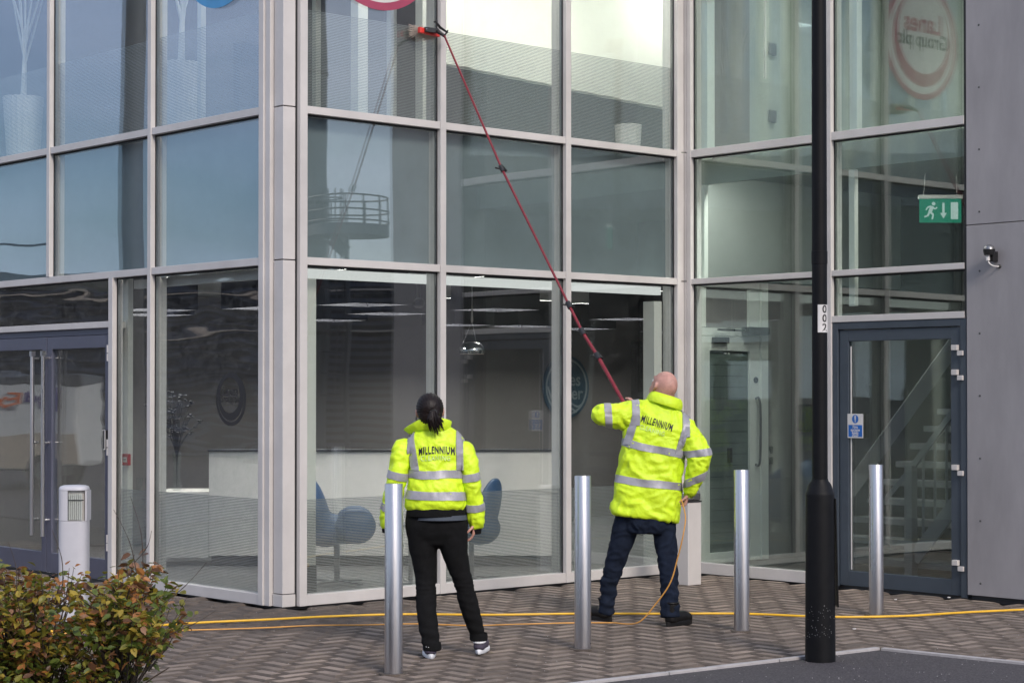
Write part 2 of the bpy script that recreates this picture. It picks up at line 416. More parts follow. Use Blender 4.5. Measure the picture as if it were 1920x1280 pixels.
def text_mesh(body, size, mats, offset=0.0, align='CENTER', thick=0.0, spacing=1.0):
    cu = bpy.data.curves.new('txt', 'FONT'); cu.body = body; cu.size = size; cu.offset = offset
    cu.space_character = spacing; cu.align_x = align; cu.align_y = 'CENTER'; cu.extrude = thick; cu.resolution_u = 3
    ob = bpy.data.objects.new('txt', cu); C.objects.link(ob)
    dg = bpy.context.evaluated_depsgraph_get()
    me = bpy.data.meshes.new_from_object(ob.evaluated_get(dg))
    bpy.data.objects.remove(ob); bpy.data.curves.remove(cu)
    me.materials.clear(); me.materials.append(mats)
    return me
def text_on(name, body, size, material, parent, origin, ux, uy, offset=0.0, squash=1.0):
    me = text_mesh(body, size, material, offset)
    ux = Vector(ux); uy = Vector(uy); o = Vector(origin)
    for v in me.vertices:
        v.co = o + ux * (v.co.x * squash) + uy * v.co.y
    return mesh_obj(name, me, parent)
def disc_on(mb, c, ux, uy, r, n=40, mi=0, d=0.002):
    c = Vector(c); ux = Vector(ux); uy = Vector(uy); w = ux.cross(uy)
    mb.prism([(r*math.cos(2*PI*k/n), r*math.sin(2*PI*k/n)) for k in range(n)], d, lambda u, v, q: c + ux*u + uy*v + w*q, mi)
# ================================================================== the ground
XC = 4.53                    # plane of the return face (glass entrance + grey cladding)
YG = -3.13                   # where the return's glazing ends and the cladding starts
YE = -4.30                   # end of the cladding wall

mb = MB(); mb.box(-400, 400, -400, 400, -0.5, -0.035)
tag(mb.build('ground', M['sand']), kind='structure')
# asphalt lane in front
a0 = G(1090, 1280); a1 = G(1645, 1215); a2 = G(1920, 1243)
e0 = a0 + (a0 - a1) * 3.0; e2 = a2 + (a2 - a1) * 5.0
kdir0 = (a0 - a1).normalized(); kdir2 = (a2 - a1).normalized()
mb = MB()
far0 = e0 + Vector((-DX, -DY, 0)) * 25; far2 = e2 + Vector((-DX, -DY, 0)) * 25
mb.prism([(p.x, p.y) for p in (a1, e0, far0, far2, e2)], 0.03, lambda u, v, w: Vector((u, v, -0.034 + w)))
tag(mb.build('road', M['asphalt']), kind='structure')
# asphalt forecourts that the glass reflects
mb = MB(); mb.box(-160, -3.6, 9.0, 160, -0.034, -0.010); mb.box(8, 160, -160, -9, -0.034, -0.010)
tag(mb.build('car_park', M['asphalt']), kind='structure')

# herringbone paving
W = 0.135
GAP = 0.010
def paver_mesh(horizontal):
    lx, ly = (2*W - GAP, W - GAP) if horizontal else (W - GAP, 2*W - GAP)
    h = 0.030
    mb = MB(); hx, hy = lx/2, ly/2
    def ring(ix, z): return [(-hx+ix, -hy+ix, z), (hx-ix, -hy+ix, z), (hx-ix, hy-ix, z), (-hx+ix, hy-ix, z)]
    mb.rings([ring(0, -h), ring(0, -0.020), ring(0.008, -0.0115), ring(0.026, -0.0035), ring(0.048, 0.0)], True)
    mb.m = [1 if (k_ < 12) else 0 for k_ in range(len(mb.f))]     # darker sides and chamfers paint in the shade between blocks
    return mb
pv = {True: paver_mesh(True), False: paver_mesh(False)}
pave_root = thing('block_paving', 'brown-grey herringbone block paving in front of the glass building', 'paving')
pave_root['kind'] = 'structure'
del pave_root['category']
edge_line = (a0, a1, a2)
def side(p, a, b): return (b.x-a.x)*(p[1]-a.y) - (b.y-a.y)*(p[0]-a.x)
def on_asphalt(x, y, m=0.0):
    p = (x, y)
    s0 = side(p, e0, a1); s2 = side(p, a1, e2)
    l0 = (a1-e0).length; l2 = (e2-a1).length
    return s0/l0 < m and s2/l2 < m
q = math.sqrt(0.5)
cells = []
for i in range(-150, 150):
    for j in range(-150, 150):
        k = (i - j) % 4
        if k == 0: u, v, hz = (i + 1) * W, (j + 0.5) * W, True
        elif k == 3: u, v, hz = (i + 0.5) * W, (j + 1) * W, False
        else: continue
        x, y = u - 2.0, v - 4.0
        if x > XC - 0.09 and y > YE - 0.1: continue
        if x > -0.1 and y > -0.09: continue
        if x > -0.02 and y > -0.1: continue
        dx, dy = x - CAMX, y - CAMY
        t = dx*DX + dy*DY; l = dx*RX + dy*RY
        if t < 7.0 or t > 23.5 or abs(l) > 0.2637*t + 2.8: continue
        if on_asphalt(x, y, 0.075): continue
        vis = abs(l) < 0.262*t and t > 11.05
        py = 737 + 1.65*FOC/t
        px = 960 + l/t*FOC
        hidden = px < 330 and py > 1080
        cells.append((0 if (vis and not hidden) else 1, t, x, y, hz))
cells.sort()
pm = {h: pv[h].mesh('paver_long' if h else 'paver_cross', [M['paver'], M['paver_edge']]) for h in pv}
big = MB()
for n, (nv, t, x, y, hz) in enumerate(cells):
    z = random.uniform(-0.0022, 0.0022)
    tx, ty = random.uniform(-1, 1)*0.010, random.uniform(-1, 1)*0.010
    if n < 300:
        o = mesh_obj('paver', pm[hz], pave_root); o.location = (x, y, z); o.rotation_euler = (tx, ty, random.uniform(-1, 1)*0.008)
    else:
        src = pv[hz]
        big.add([(vx + x, vy + y, vz + z + vy*tx - vx*ty) for vx, vy, vz in src.v], src.f)
        big.m[-len(src.m):] = src.m
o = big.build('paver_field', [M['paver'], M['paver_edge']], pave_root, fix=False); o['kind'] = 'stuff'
# pale edging strip between paving and asphalt: kerb stones laid end to end
kb = thing('edging_kerb', 'thin pale concrete edging between the block paving and the asphalt', 'kerb')
kb['kind'] = 'structure'; del kb['category']
def kerb_run(a, b):
    L = (b - a).length; n = max(1, int(L / 0.9)); t = (b - a) / L
    for i in range(n):
        p0 = a + t * (L*i/n + 0.004); p1 = a + t * (L*(i+1)/n - 0.004)
        s = MB(); s.bar(p0 + Vector((0, 0, -0.012)), p1 + Vector((0, 0, -0.012)), 0.042, 0.05)
        s.build('kerb_stone', M['concrete'], kb, bevel=0.004)
kerb_run(a1 + kdir0*0.0, a0 + kdir0*3.0)
kerb_run(a1 + kdir2*0.03, a2 + kdir2*2.5)

# ================================================================== the glass building
bld = thing('glass_office_building', 'two-storey glass office building with pale aluminium frames and a grey metal clad wall', 'building')
Z1, Z2 = 3.86, 2.68          # transom heights
TOP = 7.4
def part(mb, name, m, bevel=0.0, smooth=False, parent=None):
    return mb.build(name, m, parent or bld, bevel=bevel, smooth=smooth)

def mullion_A(y, z0, z1, w=0.055, inn=0.07, out=0.045, m='frame'):
    s = MB(); s.box(-out, 0.0, y-w/2, y+w/2, z0, z1); part(s, 'mullion', M[m], 0.003)
    s = MB(); s.box(0.0, 0.004, y-w/2-0.012, y+w/2+0.012, z0, z1); part(s, 'gasket', M['gasket'])
    s = MB(); s.box(0.045, 0.045+inn, y-w/2, y+w/2, z0, z1); part(s, 'mullion', M['frame_in'])
def mullion_B(x, z0, z1, w=0.06, inn=0.10, out=0.045):
    s = MB(); s.box(x-w/2, x+w/2, -out, 0.0, z0, z1); part(s, 'mullion', M['frame'], 0.003)
    s = MB(); s.box(x-w/2-0.012, x+w/2+0.012, 0.0, 0.004, z0, z1); part(s, 'gasket', M['gasket'])
    s = MB(); s.box(x-w/2, x+w/2, 0.045, 0.045+inn, z0, z1); part(s, 'mullion', M['frame_in'])
def mullion_C(y, z0, z1, w=0.055, inn=0.06, out=0.045):
    s = MB(); s.box(XC-out, XC, y-w/2, y+w/2, z0, z1); part(s, 'mullion', M['frame'], 0.003)
    s = MB(); s.box(XC, XC+0.004, y-w/2-0.012, y+w/2+0.012, z0, z1); part(s, 'gasket', M['gasket'])
    s = MB(); s.box(XC+0.045, XC+0.045+inn, y-w/2, y+w/2, z0, z1); part(s, 'mullion', M['frame_in'])
OUT2 = 0.038
def transom_A(y0, y1, z, h=0.06):
    s = MB(); s.box(-OUT2, 0.0, y0, y1, z-h/2, z+h/2); part(s, 'transom', M['frame'], 0.003)
    s = MB(); s.box(0.0, 0.004, y0, y1, z-h/2-0.016, z-h/2); part(s, 'gasket', M['gasket'])
    s = MB(); s.box(0.045, 0.13, y0, y1, z-h/2, z+h/2); part(s, 'transom', M['frame_in'])
def transom_B(x0, x1, z, h=0.06):
    s = MB(); s.box(x0, x1, -OUT2, 0.0, z-h/2, z+h/2); part(s, 'transom', M['frame'], 0.003)
    s = MB(); s.box(x0, x1, 0.0, 0.004, z-h/2-0.016, z-h/2); part(s, 'gasket', M['gasket'])
    s = MB(); s.box(x0, x1, 0.045, 0.13, z-h/2, z+h/2); part(s, 'transom', M['frame_in'])
def transom_C(y0, y1, z, h=0.06):
    s = MB(); s.box(XC-OUT2, XC, y0, y1, z-h/2, z+h/2); part(s, 'transom', M['frame'], 0.003)
    s = MB(); s.box(XC, XC+0.004, y0, y1, z-h/2-0.016, z-h/2); part(s, 'gasket', M['gasket'])
    s = MB(); s.box(XC+0.045, XC+0.10, y0, y1, z-h/2, z+h/2); part(s, 'transom', M['frame_in'])
def pane(plane, a, b, z0, z1, gm, parent=None):
    s = MB()
    if plane == 'A': s.box(0.010, 0.034, a, b, z0, z1)
    elif plane == 'B': s.box(a, b, 0.010, 0.034, z0, z1)
    else: s.box(XC+0.010, XC+0.034, a, b, z0, z1)
    return part(s, 'pane', M[gm], parent=parent)
def film(plane, a, b, z0, z1):
    s = MB()
    if plane == 'A': s.box(0.037, 0.0375, a, b, z0, z1)
    else: s.box(a, b, 0.037, 0.0375, z0, z1)
    part(s, 'window_film', M['film'])

# left face (A), plane X = 0
cA0 = 0.21                    # first frame next to the corner cover
mA = [1.90, 3.655, 5.41, 7.165]
mullion_A(cA0+0.03, 0.0, TOP, w=0.065)
mullion_A(1.90, 0.0, TOP)
for y in mA[1:]: mullion_A(y, Z2+0.03, TOP)
edges = [cA0+0.0625] + mA
for i in range(4):
    y0 = edges[i] + (0.0 if i == 0 else 0.0275); y1 = edges[i+1] - 0.0275
    transom_A(y0, y1, Z1)
    pane('A', y0, y1, Z1+0.03, TOP, 'glassA')
    film('A', y0, y1, Z1+0.03, Z1+0.80)
    pane('A', y0, y1, Z2+0.03, Z1-0.03, 'glassA')
    s = MB(); s.box(0.11, 0.14, y0, y1, Z2+0.04, Z1-0.04); part(s, 'spandrel_panel', M['spandrel'])
# transom 2 and ground floor
transom_A(cA0+0.0625, 1.8725, Z2); transom_A(1.9275, 7.1375, Z2)
mullion_A(2.533, 0.0, Z2-0.03, w=0.07, inn=0.012); mullion_A(4.93, 0.0, Z2-0.03, w=0.07); mullion_A(7.165, 0.0, Z2-0.03)
def lowpane_A(y0, y1):
    s = MB(); s.box(-OUT2, 0.06, y0, y1, 0.0, 0.085); part(s, 'transom', M['frame'], 0.003)
    pane('A', y0, y1, 0.085, Z2-0.03, 'glassA_low'); film('A', y0, y1, 0.085, 0.82)
lowpane_A(cA0+0.0625, 1.8725); lowpane_A(1.9275, 2.498); lowpane_A(4.965, 7.1375)
# double entrance door between 2.568 and 4.895
transom_A(2.568, 4.895, 2.25, 0.055)
pane('A', 2.568, 4.895, 2.28, Z2-0.03, 'glassA_low')
s = MB(); s.box(-0.005, 0.06, 2.568, 4.895, 2.165, 2.2225); part(s, 'door_frame', M['door_a'], 0.003)
def door_leaf(y0, y1, handle_y, hinge_y, sgn):
    f = MB(); st = 0.085
    f.box(-0.02, 0.04, y0, y0+st, 0.02, 2.16); f.box(-0.02, 0.04, y1-st, y1, 0.02, 2.16)
    f.box(-0.02, 0.04, y0+st, y1-st, 2.05, 2.16); f.box(-0.02, 0.04, y0+st, y1-st, 0.02, 0.20)
    d = part(f, 'entrance_door', M['door_a'], 0.003)
    s = MB(); s.box(0.000, 0.024, y0+st, y1-st, 0.20, 2.05); s.build('pane', M['glassA_low'], d)
    s = MB(); s.tube([(-0.085, handle_y, 0.35), (-0.085, handle_y, 2.03)], 0.019, 14)
    for z in (0.5, 1.2, 1.97): s.tube([(-0.02, handle_y, z), (-0.085, handle_y, z)], 0.010, 8)
    s.box(-0.1055, -0.0645, handle_y-0.0205, handle_y+0.0205, 1.99, 2.035)
    s.build('handle', M['steel'], d, smooth=True)
    for z in (0.35, 1.18, 2.0):
        s = MB(); s.tube([(-0.035, hinge_y, z-0.07), (-0.035, hinge_y, z-0.005)], 0.013, 10); s.tube([(-0.035, hinge_y, z+0.002), (-0.035, hinge_y, z+0.07)], 0.013, 10)
        s.build('hinge', M['frame'], d, smooth=True)
door_leaf(2.575, 3.70, 3.655, 2.585, 1)
door_leaf(3.712, 4.89, 3.86, 4.88, -1)
s = MB(); s.box(-0.05, -0.02, 2.60, 2.64, 1.16, 1.33); part(s, 'keypad', M['blackplastic'], 0.004)
s = MB(); s.box(-0.056, -0.051, 2.60, 2.605, 1.16, 1.33); s.box(-0.056, -0.051, 2.605, 2.64, 1.325, 1.33); s.box(-0.056, -0.051, 2.605, 2.625, 1.16, 1.165); part(s, 'keypad_trim', M['stk_white'])

# corner post
for a, b in ((0.0, Z2), (Z2+0.008, Z1+0.012), (Z1+0.02, TOP)):
    s = MB()
    z0 = a if a else 0.0
    s.box(0.0, 0.115, 0.0, 0.125, z0+ (0.10 if a == 0 else 0), b)
    part(s, 'corner_cover', M['frame'], 0.004)
s = MB(); s.box(-0.004, 0.119, -0.004, 0.129, 0.0, 0.094); part(s, 'corner_cover', M['frame'], 0.003)
s = MB(); s.box(0.02, 0.128, 0.02, 0.138, 0.0, TOP-0.01); part(s, 'gasket', M['gasket'])
s = MB(); s.box(-0.03, 0.05, 0.137, cA0-0.004, 0.0, TOP); part(s, 'mullion', M['frame'], 0.003)
# right face (B), plane Y = 0
xs = [0.165, 1.575, 3.0, 4.405]
mullion_B(0.165, 0.0, TOP, w=0.07); mullion_B(xs[1], 0.0, TOP); mullion_B(xs[2], 0.0, TOP); mullion_B(xs[3], 0.0, TOP, w=0.05)
for i in range(3):
    x0 = xs[i] + (0.035 if i == 0 else 0.03); x1 = xs[i+1] - (0.03 if i < 2 else 0.025)
    transom_B(x0, x1, Z1); transom_B(x0, x1, Z2)
    pane('B', x0, x1, Z1+0.03, TOP, 'glassB'); film('B', x0, x1, Z1+0.03, Z1+0.80)
    pane('B', x0, x1, Z2+0.03, Z1-0.03, 'glassB')
    s = MB(); s.box(x0, x1, 0.11, 0.14, Z2+0.04, Z1-0.04); part(s, 'spandrel_panel', M['spandrel'])
    s = MB(); s.box(x0, x1, -OUT2, 0.06, 0.0, 0.085); part(s, 'transom', M['frame'], 0.003)
    pane('B', x0, x1, 0.085, Z2-0.03, 'glassB'); film('B', x0, x1, 0.085, 0.82)
# inner corner covers
for a, b in ((0.0, Z2), (Z2+0.008, Z1+0.012), (Z1+0.02, TOP)):
    s = MB(); s.box(4.434, 4.48, -0.03, 0.02, a, b); part(s, 'corner_cover', M['frame'], 0.003)
    s = MB(); s.box(4.484, XC, -0.055, -0.005, a, b); part(s, 'corner_cover', M['frame'], 0.003)
# short pale box post near the inner corner
dq = G(1290, 1097)
dp = thing('ducting_post', 'short pale grey boxed post standing near the inner corner behind the man', 'post', dq)
s2 = MB(); s2.box(0, 0.165, 0, 0.155, 0.0, 0.71); s2.build('cover', M['frame'], dp, bevel=0.006)
s2 = MB(); s2.box(-0.004, 0.169, -0.004, 0.159, 0.712, 0.725); s2.build('joint', M['gasket'], dp)
s2 = MB(); s2.box(0.0, 0.165, 0.0, 0.155, 0.727, 0.80); s2.build('cap', M['steel'], dp, bevel=0.015)
# return face (C), plane X = XC
mullion_C(-0.085, 0.0, TOP, w=0.05); mullion_C(-1.71, 0.0, TOP, w=0.085)
s = MB(); s.box(XC-0.03, XC+0.02, YG-0.0, YG+0.02, 2.27, TOP); part(s, 'mullion', M['gasket'])
for i, (y0, y1) in enumerate(((-1.6675, -0.11), (YG+0.02, -1.7525))):
    transom_C(y0, y1, Z1, 0.07); transom_C(y0, y1, Z2, 0.05)
    pane('C', y0, y1, Z1+0.035, TOP, 'glassC'); pane('C', y0, y1, Z2+0.025, Z1-0.035, 'glassC')
    if i == 0:
        s = MB(); s.box(XC-OUT2, XC+0.05, y0, y1, 0.0, 0.10); part(s, 'transom', M['frame'], 0.003)
        pane('C', y0, y1, 0.10, Z2-0.025, 'glassC')
    else:
        transom_C(y0, y1, 2.285, 0.055); pane('C', y0, y1, 2.3125, Z2-0.025, 'glassC')
# dark fire exit door
y0, y1 = YG+0.004, -1.7525
f = MB(); f.box(XC-0.03, XC+0.05, y0, y0+0.06, 0.0, 2.255); f.box(XC-0.03, XC+0.05, y1-0.06, y1, 0.0, 2.255); f.box(XC-0.03, XC+0.05, y0+0.06, y1-0.06, 2.195, 2.255)
part(f, 'door_frame', M['door'], 0.003)
f = MB(); a, b = y0+0.068, y1-0.068; st = 0.095
f.box(XC-0.015, XC+0.045, a, a+st, 0.012, 2.188); f.box(XC-0.015, XC+0.045, b-st, b, 0.012, 2.188)
f.box(XC-0.015, XC+0.045, a+st, b-st, 2.188-st, 2.188); f.box(XC-0.015, XC+0.045, a+st, b-st, 0.012, 0.14)
fd = part(f, 'fire_door', M['door'], 0.003)
s = MB(); s.box(XC+0.008, XC+0.03, a+st, b-st, 0.14, 2.188-st); s.build('pane', M['glassC'], fd)
s = MB(); s.box(XC-0.003, XC+0.003, b-st-0.022, b-st-0.012, 0.15, 2.05); s.build('weather_bar', M['stk_white'], fd)
for z in (0.26, 1.03, 1.80, 2.0):
    s = MB(); s.box(XC-0.055, XC-0.018, a+0.01, a+0.065, z-0.002, z+0.042); s.box(XC-0.055, XC-0.035, a-0.045, a+0.008, z-0.045, z-0.006); s.build('hinge', M['frame'], fd, bevel=0.003)
# cladding wall
for z0, z1 in ((0.03, 3.00), (3.006, 6.2), (6.206, TOP)):
    s = MB(); s.box(XC-0.04, XC-0.005, YE, YG-0.006, z0, z1); cp = part(s, 'cladding_panel', M['cladding'], 0.003)
    zz = z0 + 0.10
    while zz < z1 - 0.02:
        for yy in (YG-0.13, YE+0.13):
            s = MB(); s.lathe([(0.009, 0), (0.008, 0.003), (0.004, 0.005)], (0, 0, 0), 8)
            s.v = [(XC-0.04-z, yy+x, zz+y) for x, y, z in s.v]
            s.build('screw', M['screw'], cp)
        zz += 0.50 if z1 - zz > 0.62 or z1 - zz < 0.52 else z1 - zz - 0.07
s = MB(); s.box(XC-0.0, XC+0.3, YE+0.02, YG-0.02, 0.0, TOP-0.05); part(s, 'wall', M['dark_wall'])
s = MB(); s.box(XC+0.305, 14, YE, YE+0.2, 0.0, TOP-0.02); part(s, 'wall', M['cladding'])
# floors, ceilings, roof and interior walls
s = MB(); s.box(0.05, 14, 0.05, 9.0, -0.03, 0.006); s.box(XC+0.05, 14, YE+0.21, 0.05, -0.03, 0.006); part(s, 'floor', M['floor_in'])
s = MB(); s.box(0.15, 14, 0.15, 9.0, 2.74, 3.84); part(s, 'floor_slab', M['ceiling'])
s = MB(); s.box(XC+0.28, 14, YE+0.21, 0.14, 3.72, 3.83); part(s, 'floor_slab', M['green_wall'])
s = MB(); s.box(XC+0.22, XC+0.275, YE+0.21, 0.14, 3.60, 3.83); part(s, 'downstand_beam', M['green_wall'])  # slab-edge band, shaped to hide the added strips behind it
for y0_, y1_, m__ in ((-1.5, -0.15, 'lamp_hot2'), (-3.2, -2.0, 'lamp_dim')):
    s = MB(); s.box(XC+0.30, XC+0.40, y0_, y1_, 3.695, 3.71); part(s, 'strip_lamp', M[m__])  # fill strips added out of view to brighten vestibule and stairs
s = MB(); s.box(0.0, 14, 0.0, 9.0, TOP+0.01, TOP+0.3); s.box(XC-0.04, 14, YE, -0.01, TOP+0.01, TOP+0.3); part(s, 'roof', M['frame'])
s = MB(); s.box(0.2, 14, 0.2, 8.9, 6.42, 6.5); s.box(XC+0.2, 14, YE+0.3, 0.19, 6.42, 6.5); part(s, 'ceiling', M['ceiling'])
s = MB(); s.box(0.0, 14, 9.0, 9.2, 0.0, TOP-0.01); s.box(14, 14.2, YE, 9.0, 0.0, TOP-0.01); part(s, 'wall', M['grey_wall'])
s = MB(); s.box(0.0, 0.05, 7.2, 9.0, 0.0, TOP-0.02); part(s, 'wall', M['cladding'])
# ground lobby: back wall, side wall
s = MB(); s.box(0.2, 11.0, 6.2, 6.35, 0.01, 2.735); part(s, 'inner_wall', M['lobby_wall'])
s = MB(); s.box(10.8, 10.95, 0.5, 6.19, 0.01, 2.735); part(s, 'inner_wall', M['lobby_wall'])
s = MB(); s.box(8.1, 10.79, 0.30, 0.42, 0.01, 2.735); part(s, 'inner_wall', M['grey_wall'])
s = MB(); s.box(7.4, 7.45, 3.2, 3.55, 0.01, 2.25); part(s, 'inner_door', M['stair_wall'])
s = MB(); s.box(XC+0.26, 5.00, 0.30, 0.42, 0.01, 3.70); s.box(5.00, 5.90, 0.30, 0.42, 2.75, 3.70); s.box(5.90, 8.0, 0.30, 0.42, 0.01, 3.70); part(s, 'inner_wall', M['grey_wall'])
# entrance pillar behind the corner
s = MB(); s.box(0.175, 0.46, 0.20, 0.56, 0.29, 2.64); part(s, 'pillar', M['white_wall'])
s = MB(); s.box(0.170, 0.465, 0.195, 0.565, 0.01, 0.285); part(s, 'skirting', M['navy_dark'])
# bulkhead above the ground-floor windows; glow added so it reads white
s = MB(); s.box(0.25, 4.35, 0.14, 0.19, 2.56, 2.635); part(s, 'cove_light', M['lamp_soft'])
s = MB(); s.box(0.14, 0.19, 0.25, 2.45, 2.56, 2.635); part(s, 'cove_light', M['frame_in'])
# pale posts just inside the glass
for x, y, w, d, z0, z1 in ((0.16, onX(236, 0.18)[0], 0.05, 0.14, 0.01, 2.7), (4.25, 0.2, 0.10, 0.14, 0.01, 2.5), (XC+0.11, -0.10, 0.05, 0.08, 2.7, 3.58), (XC+0.13, -1.84, 0.05, 0.06, 2.4, 3.58),
                           (XC+0.11, -0.12, 0.10, 0.12, 3.9, 6.4), (XC+0.13, -1.86, 0.07, 0.08, 3.9, 6.4), (0.20, 0.32, 0.07, 0.10, 3.86, 6.4)):
    s = MB(); s.box(x, x+w, y-d/2, y+d/2, z0, z1); part(s, 'post', M['light_post'])
for px, Y, w, h in ((596, 0.35, 0.05, 6.4), (738, 0.5, 0.06, 6.4), (680, 1.6, 0.11, 6.4), (800, 1.0, 0.10, 6.4)):
    X, t = onY(px, Y); s = MB(); s.box(X-w/2, X+w/2, Y, Y+w, 3.86, h); part(s, 'post', M['light_post'])
s = MB(); Yp, t = onX(372, 0.6); s.box(0.6, 0.65, Yp-0.03, Yp+0.03, 3.86, 6.4); part(s, 'post', M['light_post'])
# first floor: bright partition hung high, dark low wall, far walls
pa = P(822, 0, 17.95); pb = P(1275, 0, 21.1)
s = MB(); n_ = Vector((pa.y-pb.y, pb.x-pa.x, 0)).normalized()*0.1
s.prism([(pa.x, pa.y), (pb.x, pb.y), (pb.x+n_.x, pb.y+n_.y), (pa.x+n_.x, pa.y+n_.y)], 1.69, lambda u, v, w: Vector((u, v, 4.72+w))); part(s, 'bright_partition', M['white_wall'])
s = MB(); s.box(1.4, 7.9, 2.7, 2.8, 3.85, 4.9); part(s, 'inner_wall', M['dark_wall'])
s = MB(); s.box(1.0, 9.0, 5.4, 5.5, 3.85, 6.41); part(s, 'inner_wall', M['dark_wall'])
s = MB(); s.box(XC+0.28, 8.0, 0.30, 0.40, 3.84, 6.41); s.box(8.0, 8.1, -4.0, 0.3, 3.84, 6.41); part(s, 'inner_wall', M['green_wall'])
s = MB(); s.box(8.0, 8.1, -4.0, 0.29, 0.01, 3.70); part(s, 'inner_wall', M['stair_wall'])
# ceiling and added fill lamps: glowing panel behind a skirt added to hide it
def ceil_or_fill_lamp(x0, x1, y0, y1, z, m='lamp_on', skirt=0.13, mh='navy_dark'):
    s = MB(); s.box(x0+0.012, x1-0.012, y0+0.012, y1-0.012, z-0.02, z-0.004); o = part(s, 'ceiling_lamp', M[m])
    if skirt:
        s = MB(); s.box(x0, x0+0.01, y0, y1, z-skirt, z-0.002); s.box(x1-0.01, x1, y0, y1, z-skirt, z-0.002); s.box(x0+0.01, x1-0.01, y0, y0+0.01, z-skirt, z-0.002); s.box(x0+0.01, x1-0.01, y1-0.01, y1, z-skirt, z-0.002)
        s.build('lamp_housing', M[mh], o)
for x in (2.2, 3.0, 3.8, 4.7, 5.6): ceil_or_fill_lamp(x, x+0.5, 0.46, 0.70, 6.42, 'lamp_flood', 0.03)  # unseen lamps added to whiten the partition
for x, y in ((1.2, 3.4), (3.6, 3.9), (6.2, 1.4)): ceil_or_fill_lamp(x, x+0.6, y, y+0.6, 6.42, 'lamp_on', 0.1)
q1 = P(188, 0, 24.3); ceil_or_fill_lamp(q1.x-0.3, q1.x+0.3, q1.y-0.3, q1.y+0.3, 6.42, 'lamp_on', 0)
for x, y in ((5.6, -0.6), (5.6, -1.8), (5.6, -3.0), (6.8, -1.2), (6.8, -2.4)): ceil_or_fill_lamp(x, x+0.6, y-0.3, y+0.3, 6.42, 'lamp_hot', 0.25)  # unseen fill lamps added to brighten the upper return room
for x, y in ((1.6, 1.2), (3.2, 1.2), (1.4, 2.4), (3.0, 2.6), (1.4, 4.4), (3.6, 4.4), (5.8, 2.0), (5.6, 4.6), (0.8, 3.4)): ceil_or_fill_lamp(x, x+0.6, y, y+0.6, 2.74, 'lamp_on', 0.30)
for x, y in ((7.6, 4.6), (9.2, 4.6), (6.4, 4.4)): ceil_or_fill_lamp(x, x+0.6, y, y+0.6, 2.74, 'lamp_on', 0.30)  # fill lamps added to brighten the wall round the teal sign
ceil_or_fill_lamp(7.2, 7.8, 1.2, 1.8, 2.74, 'lamp_on', 0.30)  # another added fill lamp for the right end of the lobby
# ================================================================== things inside the building
# reception desk
A = P(392, 0, 18.5); B = P(1052, 0, 18.5)
dk = thing('reception_desk', 'long white reception desk with a lower end behind the ground-floor glass', 'desk', (A.x, A.y, 0.006), YAW)
L = (B - A).length; L0 = (P(392, 0, 18.5) - P(296, 0, 18.5)).length
s = MB(); s.box(0, L, 0, 0.6, 0.10, 1.09); s.build('counter', M['desk'], dk, bevel=0.004)
s = MB(); s.box(-0.01, L+0.01, -0.02, 0.35, 1.092, 1.105); s.build('top', M['navy_dark'], dk)
s = MB(); s.box(0.02, L-0.02, 0.04, 0.5, 0.0, 0.098); s.build('plinth', M['navy_dark'], dk)
s = MB(); s.box(-L0, -0.004, 0.0, 0.6, 0.08, 0.71); s.build('low_counter', M['desk'], dk, bevel=0.004)
# vase with dry flowers on the low end of the desk
vp = P(332, 0, 18.75)
vs = thing('flower_vase', 'tall glass vase of dark dried flowers on the low end of the reception desk', 'vase', (vp.x, vp.y, 0.717))
s = MB(); s.lathe([(0.04, 0), (0.05, 0.02), (0.035, 0.2), (0.045, 0.36), (0.041, 0.36), (0.03, 0.2), (0.03, 0.03)], n=16); s.build('vessel', M['glass_in'], vs, smooth=True)
s = MB(); rr = random.Random(3)
for i in range(26):
    a = rr.uniform(0, 2*PI); r = rr.uniform(0.05, 0.26); h = rr.uniform(0.55, 0.95)
    pts = subdiv_pts([(0, 0, 0.03), (0.01*math.cos(a), 0.01*math.sin(a), 0.35), (r*0.5*math.cos(a), r*0.5*math.sin(a), 0.6*h+0.15), (r*math.cos(a), r*math.sin(a), h)], 4)
    s.tube(pts, 0.004, 5)
    for k in range(5):
        e = Vector((r*math.cos(a), r*math.sin(a), h)) + Vector((rr.uniform(-1, 1), rr.uniform(-1, 1), rr.uniform(-1, .6)))*0.05
        s.ell(e, 0.02, 0.02, 0.012, 6, 4)
s.build('dried_stems', M['navy_dark'], vs)
s = MB()
gp = P(262, 0, 18.7)
gl_ = thing('water_glasses', 'two clear water glasses beside the door pillar on the desk', 'glasses', (gp.x, gp.y, 0.717))
for dx in (0, 0.1): s.lathe([(0.03, 0), (0.035, 0.12), (0.032, 0.12), (0.027, 0.01)], (dx, 0, 0), 12)
s.build('glass_set', M['glass_in'], gl_, smooth=True)

